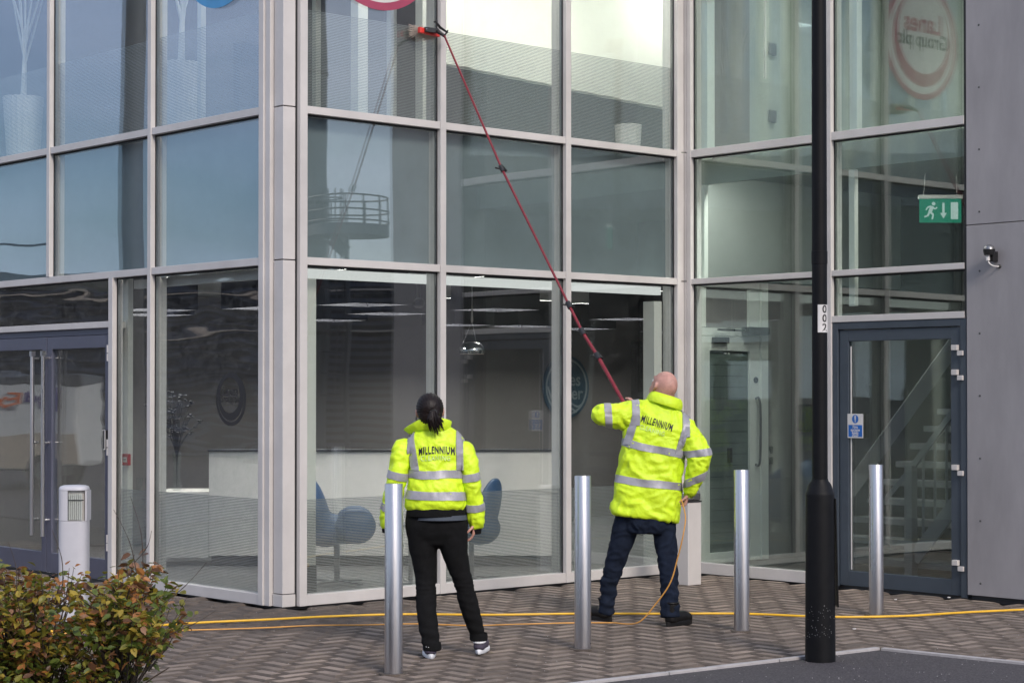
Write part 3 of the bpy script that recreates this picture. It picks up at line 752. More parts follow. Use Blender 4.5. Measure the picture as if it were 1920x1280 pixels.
# blue swivel chairs
def chair(px, t, label, rot, lean=0.0):
    p = P(px, 0, t); p.z = 0.006
    c = thing('swivel_chair', label, 'chair', p, YAW + rot, 'blue egg-shaped swivel chairs in the lobby')
    Rl = Matrix.Rotation(-0.28, 3, 'Y')
    s = MB(); s.ell((-0.17, 0, 0.66), 0.10, 0.30, 0.34, 24, 14, rot=Rl); s.ell((-0.10, 0, 0.50), 0.20, 0.27, 0.16, 24, 12)
    finish_(s, 'shell', c)
    s = MB(); s.ell((0.07, 0, 0.47), 0.28, 0.24, 0.10, 20, 10); s.build('seat', M['blue_seat'], c, smooth=True)
    for sy in (-1, 1):
        s = MB(); s.ell((0.17, sy*0.23, 0.545), 0.19, 0.085, 0.165, 20, 12); s.build('armrest', M['blue_seat'], c, smooth=True)
    s = MB(); s.tube([(0, 0, 0.03), (0, 0, 0.40)], 0.028, 12); s.build('pedestal', M['steel_dk'], c, smooth=True)
    for k in range(4):
        a = PI/4 + k*PI/2
        s = MB(); s.bar((0, 0, 0.035), (0.32*math.cos(a), 0.32*math.sin(a), 0.02), 0.045, 0.018); s.build('foot', M['steel_dk'], c)
    return c
def finish_(s, name, parent):
    o = s.build(name, M['blue_seat'], parent, smooth=True)
    r = o.modifiers.new('r', 'REMESH'); r.mode = 'VOXEL'; r.voxel_size = 0.018; r.use_smooth_shade = True
    m = o.modifiers.new('s', 'SMOOTH'); m.factor = 0.5; m.iterations = 8
c1_ = chair(632, 16.75, 'blue egg-shaped swivel chair right of the white corner pillar, seen from the side', 0.1)
c2_ = chair(884, 17.1, 'blue egg-shaped swivel chair half hidden behind the woman\'s right arm', PI*0.92)
c1_.scale = (0.92, 0.92, 0.94); c2_.scale = (0.86, 0.86, 0.92)
# low table between the chairs
tp = P(770, 0, 16.9)
tb = thing('side_table', 'low grey lobby table partly hidden behind the woman', 'table', (tp.x, tp.y, 0.006), YAW)
s = MB(); s.lathe([(0.28, 0.50), (0.28, 0.515)], n=28); s.build('table_top', M['steel_dk'], tb)
s = MB(); s.lathe([(0.17, 0.0), (0.16, 0.012), (0.02, 0.02), (0.02, 0.498)], n=20); s.build('table_leg', M['steel_dk'], tb, smooth=True)

# pendant lamp
pl = P(885, 655, 17.6)
pn = thing('pendant_lamp', 'chrome bowl pendant lamp hanging on wires behind the second ground-floor pane', 'pendant lamp', (pl.x, pl.y, pl.z - 0.04))
k = FOC/17.6
s = MB(); s.lathe([(0.112, 0.0), (0.118, 0.02), (0.112, 0.055), (0.085, 0.09), (0.05, 0.105), (0.0, 0.108)], n=32); s.build('shade', M['chrome'], pn, smooth=True)
s = MB(); s.lathe([(0.108, -0.004), (0.108, 0.003)], n=32); s.build('rim', M['trim_pale'], pn)
s = MB()
for a in (0.3, 2.4, 4.5): s.tube([(0.085*math.cos(a), 0.085*math.sin(a), 0.09), (0, 0, 0.30)], 0.002, 5)
s.tube([(0, 0, 0.36), (0, 0, 2.73 - pn.location.z)], 0.003, 5); s.build('wire', M['steel'], pn)
s = MB(); s.lathe([(0.004, 0.28), (0.012, 0.30), (0.003, 0.45)], n=10); s.build('cord_grip', M['frame'], pn, smooth=True)
pl = P(785, 568, 18.6)
pn2 = thing('dome_speaker', 'small black dome fixed under the lobby ceiling left of the pendant lamp', 'speaker', (pl.x, pl.y, pl.z))
s = MB(); s.ell((0, 0, 0), 0.06, 0.06, 0.05, 16, 10); s.tube([(0, 0, 0.03), (0, 0, 2.735 - pl.z)], 0.02, 8); s.build('housing', M['blackplastic'], pn2, smooth=True)

# wall sign: round teal board with letters
X, t = onY(1060, 6.18)
zc = zat(725, t)
rs_ = 0.40
ws = thing('round_wall_sign', 'round teal sign reading Lanes Water on the back wall, crossed by a mullion', 'sign', (X, 6.18, zc))
s = MB(); disc_on(s, (0, -0.0, 0), (1, 0, 0), (0, 0, 1), 0.415, d=0.02); s.build('board', M['stk_teal'], ws)
def ringmesh(r0, r1, y, n=48, cx=0, cz=0):
    m = MB(); rs = []
    rs.append([(cx + r0*math.cos(2*PI*k/n), y, cz + r0*math.sin(2*PI*k/n)) for k in range(n)])
    rs.append([(cx + r1*math.cos(2*PI*k/n), y, cz + r1*math.sin(2*PI*k/n)) for k in range(n)])
    m.rings(rs, cap=False); return m
ringmesh(0.345, 0.375, -0.026).build('ring', M['stk_pale'], ws)
text_on('lettering', 'Lanes', 0.24, M['stk_pale'], ws, (-0.02, -0.027, 0.09), (1, 0, 0), (0, 0, 1), 0.004)
text_on('lettering', 'Water', 0.24, M['stk_pale'], ws, (-0.03, -0.027, -0.09), (1, 0, 0), (0, 0, 1), 0.004)
for kk in range(2):
    m = MB(); pts = [(-0.26 + 0.026*i, -0.25 - 0.07*kk + 0.022*math.sin(i*0.63)) for i in range(21)]
    if kk: pts = [p for p in pts if abs(p[0]) < 0.2]
    m.rings([[(x, -0.027, z) for x, z in pts], [(x, -0.027, z+0.028) for x, z in pts]], cap=False, closed=False)
    m.build('wave', M['stk_pale'], ws)

# round stickers on the glass
def round_sticker(plane, c, z, R, cols, label, words=True):
    if plane == 'B': loc = (c, 0.0365, z); ux = Vector((1, 0, 0)); nrm = Vector((0, -1, 0))
    else: loc = (0.0365, c, z); ux = Vector((0, -1, 0)); nrm = Vector((-1, 0, 0))
    if plane == 'B': loc = (c, 0.006, z)
    else: loc = (0.006, c, z)
    st = thing('window_sticker', label, 'sticker', loc)
    uz = Vector((0, 0, 1))
    def ring(r0, r1, du, dv, off, m, du0=None, dv0=None):
        n = 56; mm = MB(); du0 = du if du0 is None else du0; dv0 = dv if dv0 is None else dv0
        f = lambda r, a, b, th: nrm*off + ux*(a + r*math.cos(th)) + uz*(b + r*math.sin(th))
        mm.rings([[f(r1, du, dv, 2*PI*k/n) for k in range(n)], [f(r0, du0, dv0, 2*PI*k/n) for k in range(n)]], cap=False)
        return mm.build('ring', m, st)
    def full(r, du, dv, off, m):
        mm = MB(); n = 56
        mm.add([nrm*off + ux*(du + r*math.cos(2*PI*k/n)) + uz*(dv + r*math.sin(2*PI*k/n)) for k in range(n)], [list(range(n))])
        return mm.build('disc', m, st)
    if cols[1] is not None:
        full(R, 0, 0, 0.0, cols[0]); full(R*0.90, 0.0, 0, 0.0006, cols[1])
        ring(R*0.70, R*0.80, -R*0.02, R*0.02, 0.0012, cols[0], -R*0.05, R*0.14)
    else:
        ring(R*0.86, R, 0, 0, 0.0, cols[0], -R*0.02, 0.0)
        ring(R*0.66, R*0.84, -R*0.02, R*0.05, 0.0006, cols[0], -R*0.07, R*0.14)
    if words:
        text_on('lettering', 'Lanes', R*0.46, cols[2], st, nrm*0.0018 - ux*R*0.04 + uz*R*0.28, ux, uz, R*0.012)
        text_on('lettering', 'Group plc', R*0.34, cols[3], st, nrm*0.0018 - ux*R*0.05 + uz*R*0.0, ux, uz, R*0.008)
    return st
round_sticker('B', 0.93, 5.37, 0.63, (M['stk_red'], M['stk_white'], M['stk_red'], M['stk_black']), 'large round red and white sticker high on the glass just right of the corner post')
round_sticker('A', 0.90, 5.40, 0.63, (M['stk_blue'], M['stk_blue'], M['stk_white'], M['stk_white']), 'large round blue sticker high on the glass just left of the corner post')
yc, t = onX(432, 0.0)
round_sticker('A', yc, zat(748, t), 0.215, (M['stk_black'], None, M['stk_black'], M['stk_black']), 'small round black ring sticker at head height on the pane left of the corner post')

# red fire call point on the post inside
s = MB(); cpn = thing('fire_call_point', 'red break-glass fire call point on the post beside the entrance door', 'fire alarm', (0.155, onX(240, 0.155)[0], zat(861, onX(240, 0.155)[1])))
s.box(-0.03, 0.0, -0.055, 0.055, -0.05, 0.05); s.build('body', M['callpoint'], cpn, bevel=0.006)
s = MB(); s.box(-0.033, -0.031, -0.035, 0.025, -0.022, 0.022); s.build('label_plate', M['stk_white'], cpn)
s = MB()
for dy in (-0.02, -0.005, 0.01): s.box(-0.0345, -0.0335, dy-0.004, dy+0.004, -0.005, 0.006)
s.build('dots', M['stk_black'], cpn)

# vestibule door behind the return glass (in the wall Y = 0.30)
wd = MB(); z1 = 2.20
wd.box(5.01, 5.15, 0.26, 0.34, 0.02, z1); wd.box(5.73, 5.87, 0.26, 0.34, 0.02, z1); wd.box(5.15, 5.73, 0.26, 0.34, 2.06, z1); wd.box(5.15, 5.73, 0.26, 0.34, 0.02, 0.12)
vd = wd.build('inner_door', M['light_post'], bld, bevel=0.003)
s = MB(); s.box(5.15, 5.73, 0.29, 0.31, 0.12, 2.06); s.build('door_panel', mat('dark_green_blind', (0.05, 0.07, 0.06), 0.6), vd)
for i in range(17):
    z = 0.20 + i*0.108
    s = MB(); s.box(5.155, 5.725, 0.283, 0.289, z, z+0.10); s.build('slat', M['slat'], vd)
s = MB(); s.tube(subdiv_pts([(5.81, 0.26, 0.95), (5.81, 0.20, 1.0), (5.81, 0.20, 1.55), (5.81, 0.26, 1.60)], 5), 0.012, 8); s.build('handle', M['steel_dk'], vd, smooth=True)
s = MB(); s.box(5.42, 5.46, 0.25, 0.28, 0.98, 1.12); s.build('letter_plate', M['blackplastic'], vd)
s = MB(); s.box(5.60, 5.92, 0.16, 0.255, 2.215, 2.295); s.build('door_closer', M['blackplastic'], vd, bevel=0.01)
s = MB(); s.box(5.17, 5.38, 0.21, 0.255, 2.13, 2.19); s.build('door_closer', M['blackplastic'], vd, bevel=0.006)
s = MB(); s.bar((5.2, 0.2, 2.26), (5.6, 0.2, 2.26), 0.02, 0.02); s.build('closer_arm', M['steel'], vd)
s = MB(); s.lathe([(0.03, 0), (0.03, 0.01)], n=16); s.v = [(5.81+x, 0.258-z, 1.78+y) for x, y, z in s.v]; s.build('lock_plate', M['navy_dark'], vd)
# fanlight over the inner door and its frame
s = MB(); s.box(5.01, 5.87, 0.262, 0.335, 2.205, 2.28); s.box(5.01, 5.87, 0.262, 0.335, 2.67, 2.745); s.box(5.01, 5.10, 0.262, 0.335, 2.285, 2.665); s.box(5.72, 5.87, 0.262, 0.335, 2.285, 2.665); s.box(5.88, 5.98, 0.24, 0.298, 0.02, 2.745); part(s, 'door_frame', M['light_post'])
s = MB(); s.box(5.10, 5.72, 0.29, 0.31, 2.285, 2.665); part(s, 'fanlight', M['grey_wall'])
def on_wall(px, py): X, t = onY(px, 0.30); return X, zat(py, t)
for (px, py, w, h) in ((1442, 843, 0.05, 0.07), (1442, 863, 0.05, 0.07)):
    X, z = on_wall(px, py); s = MB(); s.box(X-w/2, X+w/2, 0.27, 0.295, z-h/2, z+h/2); part(s, 'wall_switch', M['blackplastic'], 0.003)
X, z = on_wall(1501, 783); s = MB(); s.box(X-0.08, X+0.08, 0.16, 0.295, z-0.14, z+0.14)
hd = thing('hand_dryer', 'black rounded wall box beside the lamp post behind the return glass', 'wall box', (0, 0, 0)); s.build('casing', M['blackplastic'], hd, bevel=0.03)
for (px, py) in ((1447, 92), (1447, 218)):
    X, z = on_wall(px, py); s = MB(); s.box(X-0.05, X+0.05, 0.27, 0.295, z-0.06, z+0.06); part(s, 'wall_switch', M['steel_dk'], 0.003)
X0, _ = on_wall(1336, 0); X1, _ = on_wall(1402, 0)
s = MB(); s.box(X0, X1, 0.27, 0.295, 3.86, 6.1); part(s, 'inner_door', M['grey_wall'])
X2, _ = on_wall(1424, 0); s = MB(); s.tube([(X2, 0.22, 4.75), (X2, 0.22, 6.0)], 0.012, 8); part(s, 'handle', M['stk_white'], smooth=True)

# steel staircase behind the fire door
st = thing('steel_staircase', 'grey open-tread steel staircase with handrails behind the dark glass fire door', 'staircase', (0, 0, 0))
for i in range(14):          # flight facing the door, rising away from it
    x0 = 5.25 + 0.22*i; zz = 0.18 + 0.165*i
    s = MB(); s.box(x0, x0+0.25, -3.35, -1.02, zz-0.055, zz); s.build('tread', M['stair'], st, bevel=0.004)
def diag(a_, b_, t0, t1, w, h, m='stair', name='stringer'):
    s = MB(); s.bar(P(a_[0], a_[1], t0), P(b_[0], b_[1], t1), w, h, up=(0, 0, 1)); return s.build(name, M[m], st)
diag((1588, 925), (1830, 590), 17.0, 17.0, 0.04, 0.13, 'stair')
diag((1588, 905), (1830, 570), 17.02, 17.02, 0.02, 0.02, 'cladding', 'rail')
diag((1712, 1048), (1830, 893), 16.9, 16.6, 0.05, 0.12, 'stair')
diag((1712, 872), (1830, 715), 16.9, 16.6, 0.04, 0.05, 'stair', 'handrail')
diag((1640, 960), (1712, 872), 16.95, 16.9, 0.03, 0.04, 'stair', 'handrail')
pp = P(1707, 0, 16.9)
s = MB(); s.box(pp.x-0.04, pp.x+0.04, pp.y-0.04, pp.y+0.04, 0.01, 1.02); s.build('newel', M['stair'], st)
for k_ in range(5):
    a_ = 1730 + 22*k_; y_ = 872 - (a_-1712)*1.33
    diag((a_, y_+175), (a_+1, y_), 16.85, 16.85, 0.02, 0.02, 'stair', 'baluster')
# hanging exit sign
ep = P(1764, 395, 17.2)
es = thing('exit_sign', 'green running-man exit sign with down arrow hanging from the ceiling behind glass', 'exit sign', (ep.x, ep.y, ep.z), YAW + 0.0)
w_, h_ = 78/FOC*17.2/2, 44/FOC*17.2/2
s = MB(); s.box(-w_, w_, -0.012, 0.012, -h_, h_); s.build('panel', M['sign_glow'], es)
s = MB(); s.box(-w_-0.01, w_+0.01, -0.03, 0.03, h_+0.002, h_+0.035); s.build('lamp_body', M['white'], es)
s = MB(); s.tube([(-w_*0.8, 0, h_+0.03), (-w_*0.72, 0, 3.595-ep.z)], 0.002, 5); s.tube([(w_*0.8, 0, h_+0.03), (w_*0.8, 0, 3.595-ep.z)], 0.002, 5); s.build('wire', M['stk_white'], es)
s = MB()
F = lambda u, v, q: Vector((u, -0.0135 - q, v))
s.prism([(0.09, -0.075), (0.155, -0.075), (0.155, 0.075), (0.09, 0.075)], 0.001, F)            # door
s.prism([(0.015, 0.07), (0.035, 0.07), (0.035, -0.02), (0.055, -0.02), (0.025, -0.07), (-0.005, -0.02), (0.015, -0.02)], 0.001, F)  # arrow
s.prism([(-0.062+0.016*math.cos(a), 0.062+0.016*math.sin(a)) for a in [2*PI*k/14 for k in range(14)]], 0.001, F)
for a, b, w in (((-0.075, 0.04), (-0.095, -0.015), 0.032), ((-0.078, 0.035), (-0.05, 0.015), 0.014), ((-0.05, 0.015), (-0.03, 0.03), 0.012), ((-0.085, 0.04), (-0.115, 0.03), 0.014), ((-0.115, 0.03), (-0.13, 0.005), 0.012),
                ((-0.092, -0.012), (-0.065, -0.035), 0.018), ((-0.065, -0.035), (-0.075, -0.075), 0.015), ((-0.097, -0.01), (-0.115, -0.045), 0.018), ((-0.115, -0.045), (-0.145, -0.055), 0.014)):
    a = Vector(a); b = Vector(b); n = (b-a).normalized(); n = Vector((-n.y, n.x))*w/2
    s.prism([tuple(a-n), tuple(b-n), tuple(b+n), tuple(a+n)], 0.001, F)
s.build('running_man_symbol', M['sign_glow_w'], es)

# fire-escape notice on the door glass
yy, t = onX(1604, XC-0.016); zz = zat(798, t)
fs = thing('fire_escape_notice', 'small white and blue notice reading Fire escape keep clear on the dark door', 'sign', (XC-0.018, yy, zz))
ux, uz, nr = Vector((0, -1, 0)), Vector((0, 0, 1)), Vector((-1, 0, 0))
hw, hh = 0.083, 0.103
fn = lambda off: (lambda u, v, q: ux*u + uz*v + nr*(off+q))
s = MB(); s.prism([(-hw, -hh), (hw, -hh), (hw, hh), (-hw, hh)], 0.002, fn(0)); s.build('plate', M['stk_white'], fs)
s = MB(); s.prism([(-hw+.01, -hh+.01), (hw-.01, -hh+.01), (hw-.01, 0.008), (-hw+.01, 0.008)], 0.0006, fn(0.0021)); s.prism([(0.034*math.cos(2*PI*k/28), 0.058+0.036*math.sin(2*PI*k/28)) for k in range(28)], 0.0006, fn(0.0021)); s.build('blue_field', M['sign_blue'], fs)
s = MB(); s.prism([(-0.006, 0.048), (0.006, 0.048), (0.008, 0.085), (-0.008, 0.085)], 0.0005, fn(0.003)); s.prism([(0.006*math.cos(k), 0.038+0.006*math.sin(k)) for k in range(6)], 0.0005, fn(0.003)); s.build('exclamation_mark', M['stk_white'], fs)
for i, wd_ in enumerate(('Fire', 'escape', 'keep', 'clear')):
    text_on('lettering', wd_, 0.036, M['stk_white'], fs, nr*0.0032 + uz*(-0.006 - 0.0245*i - 0.004), ux, uz, 0.0008)

# plant pots on the first floor
def pot(px, pyt, t, label, r, h, tree):
    p = P(px, 0, t); c = thing('plant_pot', label, 'plant pot', (p.x, p.y, 3.85))
    n = 40; rs = []
    for q in range(5):
        rr_ = r*(0.72 + 0.28*q/4); rs.append([((rr_ + (0.008 if k % 2 else 0))*math.cos(2*PI*k/n), (rr_ + (0.008 if k % 2 else 0))*math.sin(2*PI*k/n), h*q/4) for k in range(n)])
    s = MB(); s.rings(rs); s.build('pot', M['white'], c)
    if tree:
        s = MB(); rg = random.Random(px)
        s.tube([(0, 0, h-0.05), (0.02, 0.01, h+0.5)], [0.035, 0.02], 8)
        for k in range(9):
            a = rg.uniform(0, 2*PI); s.tube([(0.02, 0.01, h+0.3+0.04*k), (0.02+0.18*math.cos(a), 0.01+0.18*math.sin(a), h+0.85+0.05*k), (0.02+0.3*math.cos(a), 0.3*math.sin(a), h+1.35)], [0.014, 0.009, 0.004], 6)
        s.build('stem', M['light_post'], c, smooth=True)
pot(42, 200, 20.0, 'white tub with a pale bare tree behind the leftmost first-floor pane', 0.2, 0.85, True)
pot(338, 125, 17.6, 'white tub with a pale bare tree left of the corner post on the first floor', 0.17, 0.8, True)
pot(1178, 215, 20.4, 'ribbed white tub on the first floor behind the pane beside the inner corner', 0.135, 0.62, False)

# sensor on the cladding wall
sy, t = onX(1857, XC-0.12)
sn = thing('wall_sensor', 'small black sensor with a clear dome mounted on the grey cladding wall', 'sensor', (XC-0.041, sy, zat(478, t)))
s = MB(); s.lathe([(0.040, 0.0), (0.048, 0.035), (0.048, 0.045), (0.036, 0.046)], (-0.09, 0, 0), 16); s.box(-0.07, 0.0, -0.02, 0.02, -0.05, 0.03); s.build('body', M['blackplastic'], sn, smooth=True)
s = MB(); s.lathe([(0.044, 0.046), (0.040, 0.065), (0.022, 0.08), (0.0, 0.083)], (-0.09, 0, 0), 16); s.build('dome', M['steel_dk'], sn, smooth=True)
s = MB(); s.tube([(-0.10, 0.005, 0.0), (-0.10, 0.005, -0.045)], 0.016, 10); s.build('connector', M['stk_white'], sn)
s = MB(); s.tube(subdiv_pts([(-0.10, 0.005, -0.045), (-0.09, -0.01, -0.075), (-0.05, -0.03, -0.09), (0.0, -0.035, -0.088)], 4), 0.006, 6); s.build('cable', M['stk_white'], sn)
s = MB(); s.ell((-0.002, -0.035, -0.088), 0.012, 0.017, 0.017, 10, 6); s.build('grommet', M['blackplastic'], sn)

# ================================================================== street things
def bollard(px, pyb, label):
    p = G(px, pyb); b = thing('steel_bollard', label, 'bollard', p, group='brushed steel bollards along the paving')
    s = MB(); s.lathe([(0.0535, -0.02), (0.0535, 1.112), (0.0515, 1.1165), (0.0, 1.118)], n=40); s.build('tube', M['steel'], b, smooth=True)
    s = MB(); s.lathe([(0.062, -0.02), (0.062, 0.002), (0.054, 0.004)], n=32); s.build('base_collar', M['gasket'], b)
    s = MB(); s.lathe([(0.088, -0.02), (0.086, 0.0015), (0.062, 0.003)], n=24); s.build('mortar_ring', M['paver_edge'], b)  # dark ring painting contact shade round the bollard foot
    s = MB(); s.ell((0.02, -0.05, 0.035), 0.005, 0.004, 0.005, 8, 6); s.build('bolt', M['screw'], b)
    return b
bollard(738.5, 1260, 'steel bollard nearest the camera, in front of the woman\'s left arm')
bollard(1092.5, 1214, 'steel bollard between the woman and the man')
bollard(1390, 1180, 'steel bollard between the man and the black lamp post')
bollard(1642, 1150, 'steel bollard in front of the dark glass fire door')

# white bollard light by the entrance
p = P(140, 0, 14.0); p.z = 0
bl = thing('bollard_light', 'white bollard light with a clear lens panel by the entrance doors', 'bollard light', p, YAW)
w = 0.105
prof = [(-w, -0.07), (-w*0.45, -0.095), (w*0.6, -0.095), (w, -0.07), (w, 0.08), (-w, 0.08)]
s = MB(); n = 7
def outline(z, k=1.0):
    out = []
    for q in range(28):
        t_ = 2*PI*q/28; cx_, cy_ = math.cos(t_), math.sin(t_)
        out.append((math.copysign(abs(cx_)**0.62, cx_)*w*k, math.copysign(abs(cy_)**0.62, cy_)*0.095*k, z))
    return out
s.rings([outline(-0.02), outline(0.735)]); s.build('post', M['bollard_white'], bl, smooth=True)
s = MB(); s.rings([outline(0.955), outline(0.968, 0.99), outline(0.980, 0.93), outline(0.988, 0.75), outline(0.991, 0.4)]); s.build('cap', M['bollard_white'], bl, smooth=True)
s = MB(); s.rings([[(x*0.8, y*0.8+0.01, z) for x, y, z in outline(z0)] for z0 in (0.735, 0.955)]); s.build('reflector', M['frame'], bl)
s = MB(); s.rings([[(min(x, -w*0.25), y, z) for x, y, z in outline(z_)] for z_ in (0.737, 0.953)]); s.box(w*0.86, w*0.99, -0.06, 0.08, 0.737, 0.953); s.build('side_cheek', M['bollard_white'], bl)
for z0 in [0.75 + 0.012*i for i in range(12)]:
    s = MB(); s.box(-w*0.22, w*0.84, -0.092, -0.086, z0, z0+0.008)
    if z0 > 0.88: s.build('lens_rib', M['chrome'], bl)
for i in range(7):
    x = -w*0.15 + i*0.014; s = MB(); s.tube([(x, -0.082, 0.745), (x, -0.082, 0.93)], 0.005, 6); s.build('lens_rib', M['frame_in'], bl)
s = MB(); s.box(-w*0.24, w*0.85, -0.10, -0.096, 0.74, 0.95); s.build('lens', M['glass_in'], bl)

# lamp post
lpb = G(1537, 1236)
lp = thing('lamp_post', 'black lamp post numbered 002 with a thick base, standing on the asphalt edge', 'lamp post', lpb, YAW)
s = MB(); s.lathe([(0.094, -0.1), (0.092, 0.3), (0.088, 1.02), (0.087, 1.035), (0.083, 1.04), (0.070, 1.085), (0.051, 1.11), (0.050, 1.12)], n=40); s.build('base', M['black'], lp, smooth=True)
s = MB(); s.lathe([(0.048, 1.12), (0.047, 2.45), (0.0495, 2.452), (0.0495, 2.53), (0.047, 2.532), (0.046, 3.6), (0.040, 5.9), (0.038, 6.0)], n=32); s.build('shaft', M['black'], lp, smooth=True)
s = MB(); s.bar((0.092, 0.02, 1.0), (0.108, 0.02, 0.33), 0.006, 0.10, up=(0, 1, 0)); s.build('door_flap', M['black'], lp)
s = MB(); s.bar((0.0, 0.0, 6.0), (0.0, -0.6, 6.08), 0.05, 0.05); s.box(-0.12, 0.12, -1.05, -0.45, 6.05, 6.13); s.build('lantern', M['black'], lp, bevel=0.02)
s = MB(); rg = random.Random(31)
for i in range(70):
    a_ = math.radians(rg.uniform(-160, -20)); z_ = 0.14 + 0.22*rg.random()**1.3; k_ = rg.uniform(0.0015, 0.004)
    o_ = Vector((math.cos(a_), math.sin(a_), 0)); t_ = Vector((-o_.y, o_.x, 0)); p_ = o_*0.0935 + Vector((0, 0, z_))
    s.add([p_ + t_*k_, p_ + Vector((0, 0, k_*1.3)), p_ - t_*k_, p_ - Vector((0, 0, k_))], [(0, 1, 2, 3)])
s.build('paint_chips', M['steel_dk'], lp)['kind'] = 'stuff'
pm_ = MB(); n = 10; r = 0.0505; z0, z1 = zat(623, 12.0), zat(571, 12.0)
angs = [math.radians(-112 + 86*k/n) for k in range(n+1)]
pm_.rings([[(r*math.cos(a), r*math.sin(a), z0) for a in angs], [(r*math.cos(a), r*math.sin(a), z1) for a in angs]], cap=False, closed=False)
pm_.build('number_plate', M['stk_white'], lp)
for i, ch in enumerate('002'):
    me = text_mesh(ch, 0.066, M['stk_black'], 0.0014)
    zc = z1 - 0.030 - 0.0565*i
    for v in me.vertices:
        a = math.radians(-62) + v.co.x / r; v.co = Vector(((r+0.0012)*math.cos(a), (r+0.0012)*math.sin(a), zc + v.co.y))
    mesh_obj('digit', me, lp)

# hoses
def gline(pts, r):
    out = []
    for px, py in pts:
        p = G(px, py, 0.006 + r); out.append(p)
    return subdiv_pts(out, 8)
s = MB(); s.tube(gline([(-120, 1196), (60, 1184), (250, 1174), (370, 1166), (500, 1160), (620, 1154), (760, 1150), (920, 1151), (1080, 1149), (1240, 1149), (1390, 1149), (1560, 1155), (1700, 1153), (1800, 1147), (1930, 1141), (2060, 1137)], 0.0085), 0.0085, 8)
h = s.build('garden_hose', M['hose'], smooth=True); tag(h, 'thick yellow hose lying across the paving from edge to edge', 'hose')
gpts = gline([(-60, 1190), (200, 1184), (345, 1180), (480, 1176), (590, 1171), (680, 1170), (780, 1168), (880, 1171), (960, 1169), (1080, 1166), (1150, 1166)], 0.006)
air = [(1195, 1157, 13.75), (1228, 1132, 13.72), (1256, 1092, 13.70), (1270, 1046, 13.70), (1280, 1005, 13.70), (1285, 972, 13.75), (1281, 948, 13.80), (1277, 936, 13.84)]
apts = [P(a, b, t) for a, b, t in air]
apts[0].z = 0.03
s = MB(); s.tube(gpts[:-1] + subdiv_pts([gpts[-1]] + apts, 8), 0.0052, 8)
h = s.build('water_tube', M['hose_thin'], smooth=True); tag(h, 'thin orange tube rising from the paving to the man\'s right hand', 'hose')
# litter
rg = random.Random(5)
for px, py, lab in ((1678, 1124, 'white scrap of litter on the paving right of the steel bollard by the door'), (1601, 1179, 'small white paper scrap on the paving right of the lamp post'), (1778, 1120, 'tiny white scrap lying near the fire door sill')):
    p = G(px, py); s = MB(); pts = [(rg.uniform(0.6, 1)*0.02*math.cos(a), rg.uniform(0.6, 1)*0.013*math.sin(a)) for a in [2*PI*k/7 for k in range(7)]]
    s.prism(pts, 0.006, lambda u, v, q: Vector((p.x+u, p.y+v, 0.004+q))); tag(s.build('litter_scrap', M['stk_white']), lab, 'litter')

# loose grit and tiny stones over asphalt and paving
s = MB(); rg = random.Random(77)
for i in range(2600):
    t_ = 9.0 + 9.5*rg.random(); l_ = rg.uniform(-0.3, 0.3)*t_
    x_, y_ = CAMX + t_*DX + l_*RX, CAMY + t_*DY + l_*RY
    if (x_ > XC - 0.05 and y_ > YE) or (x_ > -0.05 and y_ > -0.05): continue
    asp = on_asphalt(x_, y_, -0.03)
    if not asp and rg.random() < 0.72: continue
    k_ = rg.uniform(0.0015, 0.0045); z_ = -0.004 if asp else 0.0
    p_ = Vector((x_, y_, z_))
    s.add([p_ + Vector((k_, 0, 0)), p_ + Vector((0, k_, 0)), p_ + Vector((-k_, 0, 0)), p_ + Vector((0, -k_, 0)), p_ + Vector((0, 0, k_))], [(0, 1, 4), (1, 2, 4), (2, 3, 4), (3, 0, 4)])
tag(s.build('grit', M['concrete']), 'fine loose grit scattered over the asphalt and paving', 'grit', kind='stuff')
# ================================================================== people
M['skin'] = mat('skin', (0.50, 0.26, 0.205), 0.5, 0, 0.22, 22, 0.0012, 120)
M['skin_dk'] = mat('skin_shaded', (0.26, 0.12, 0.08), 0.55, 0, 0.15, 18)
M['hair'] = mat('dark_brown_hair', (0.010, 0.0055, 0.005), 0.45, 0, 0.5, 60, 0.002, 200, spec=0.25, stretch=(1, 1, 0.15))
M['hivis'] = mat('hi_vis_fabric', (0.64, 0.86, 0.02), 0.55, 0, 0.10, 7, 0.014, 15)
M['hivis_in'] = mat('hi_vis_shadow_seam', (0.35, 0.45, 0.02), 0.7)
M['tape'] = mat('grey_reflective_tape', (0.33, 0.32, 0.35), 0.42, 0.1, 0.10, 40, 0.001, 120)
M['text_k'] = mat('black_print', (0.012, 0.012, 0.012), 0.6)
M['text_f'] = mat('faded_print', (0.70, 0.86, 0.30), 0.6)
M['blackcloth'] = mat('black_denim', (0.0065, 0.0065, 0.007), 0.9, 0, 0.3, 20, 0.0015, 60, spec=0.15)
M['navycloth'] = mat('navy_denim', (0.011, 0.016, 0.030), 0.9, 0, 0.3, 14, 0.0018, 50, spec=0.15)
M['boot'] = mat('black_boot', (0.007, 0.006, 0.006), 0.5, 0, 0.3, 20, 0.001, 60, spec=0.25)
M['sneaker'] = mat('plum_suede', (0.055, 0.045, 0.07), 0.8, 0, 0.3, 30)
M['sole'] = mat('white_sole', (0.66, 0.66, 0.68), 0.6)
M['eye'] = mat('eye_white', (0.8, 0.8, 0.8), 0.2)
M['iris'] = mat('eye_iris', (0.03, 0.03, 0.03), 0.2)
M['lip'] = mat('lips', (0.45, 0.16, 0.14), 0.5)

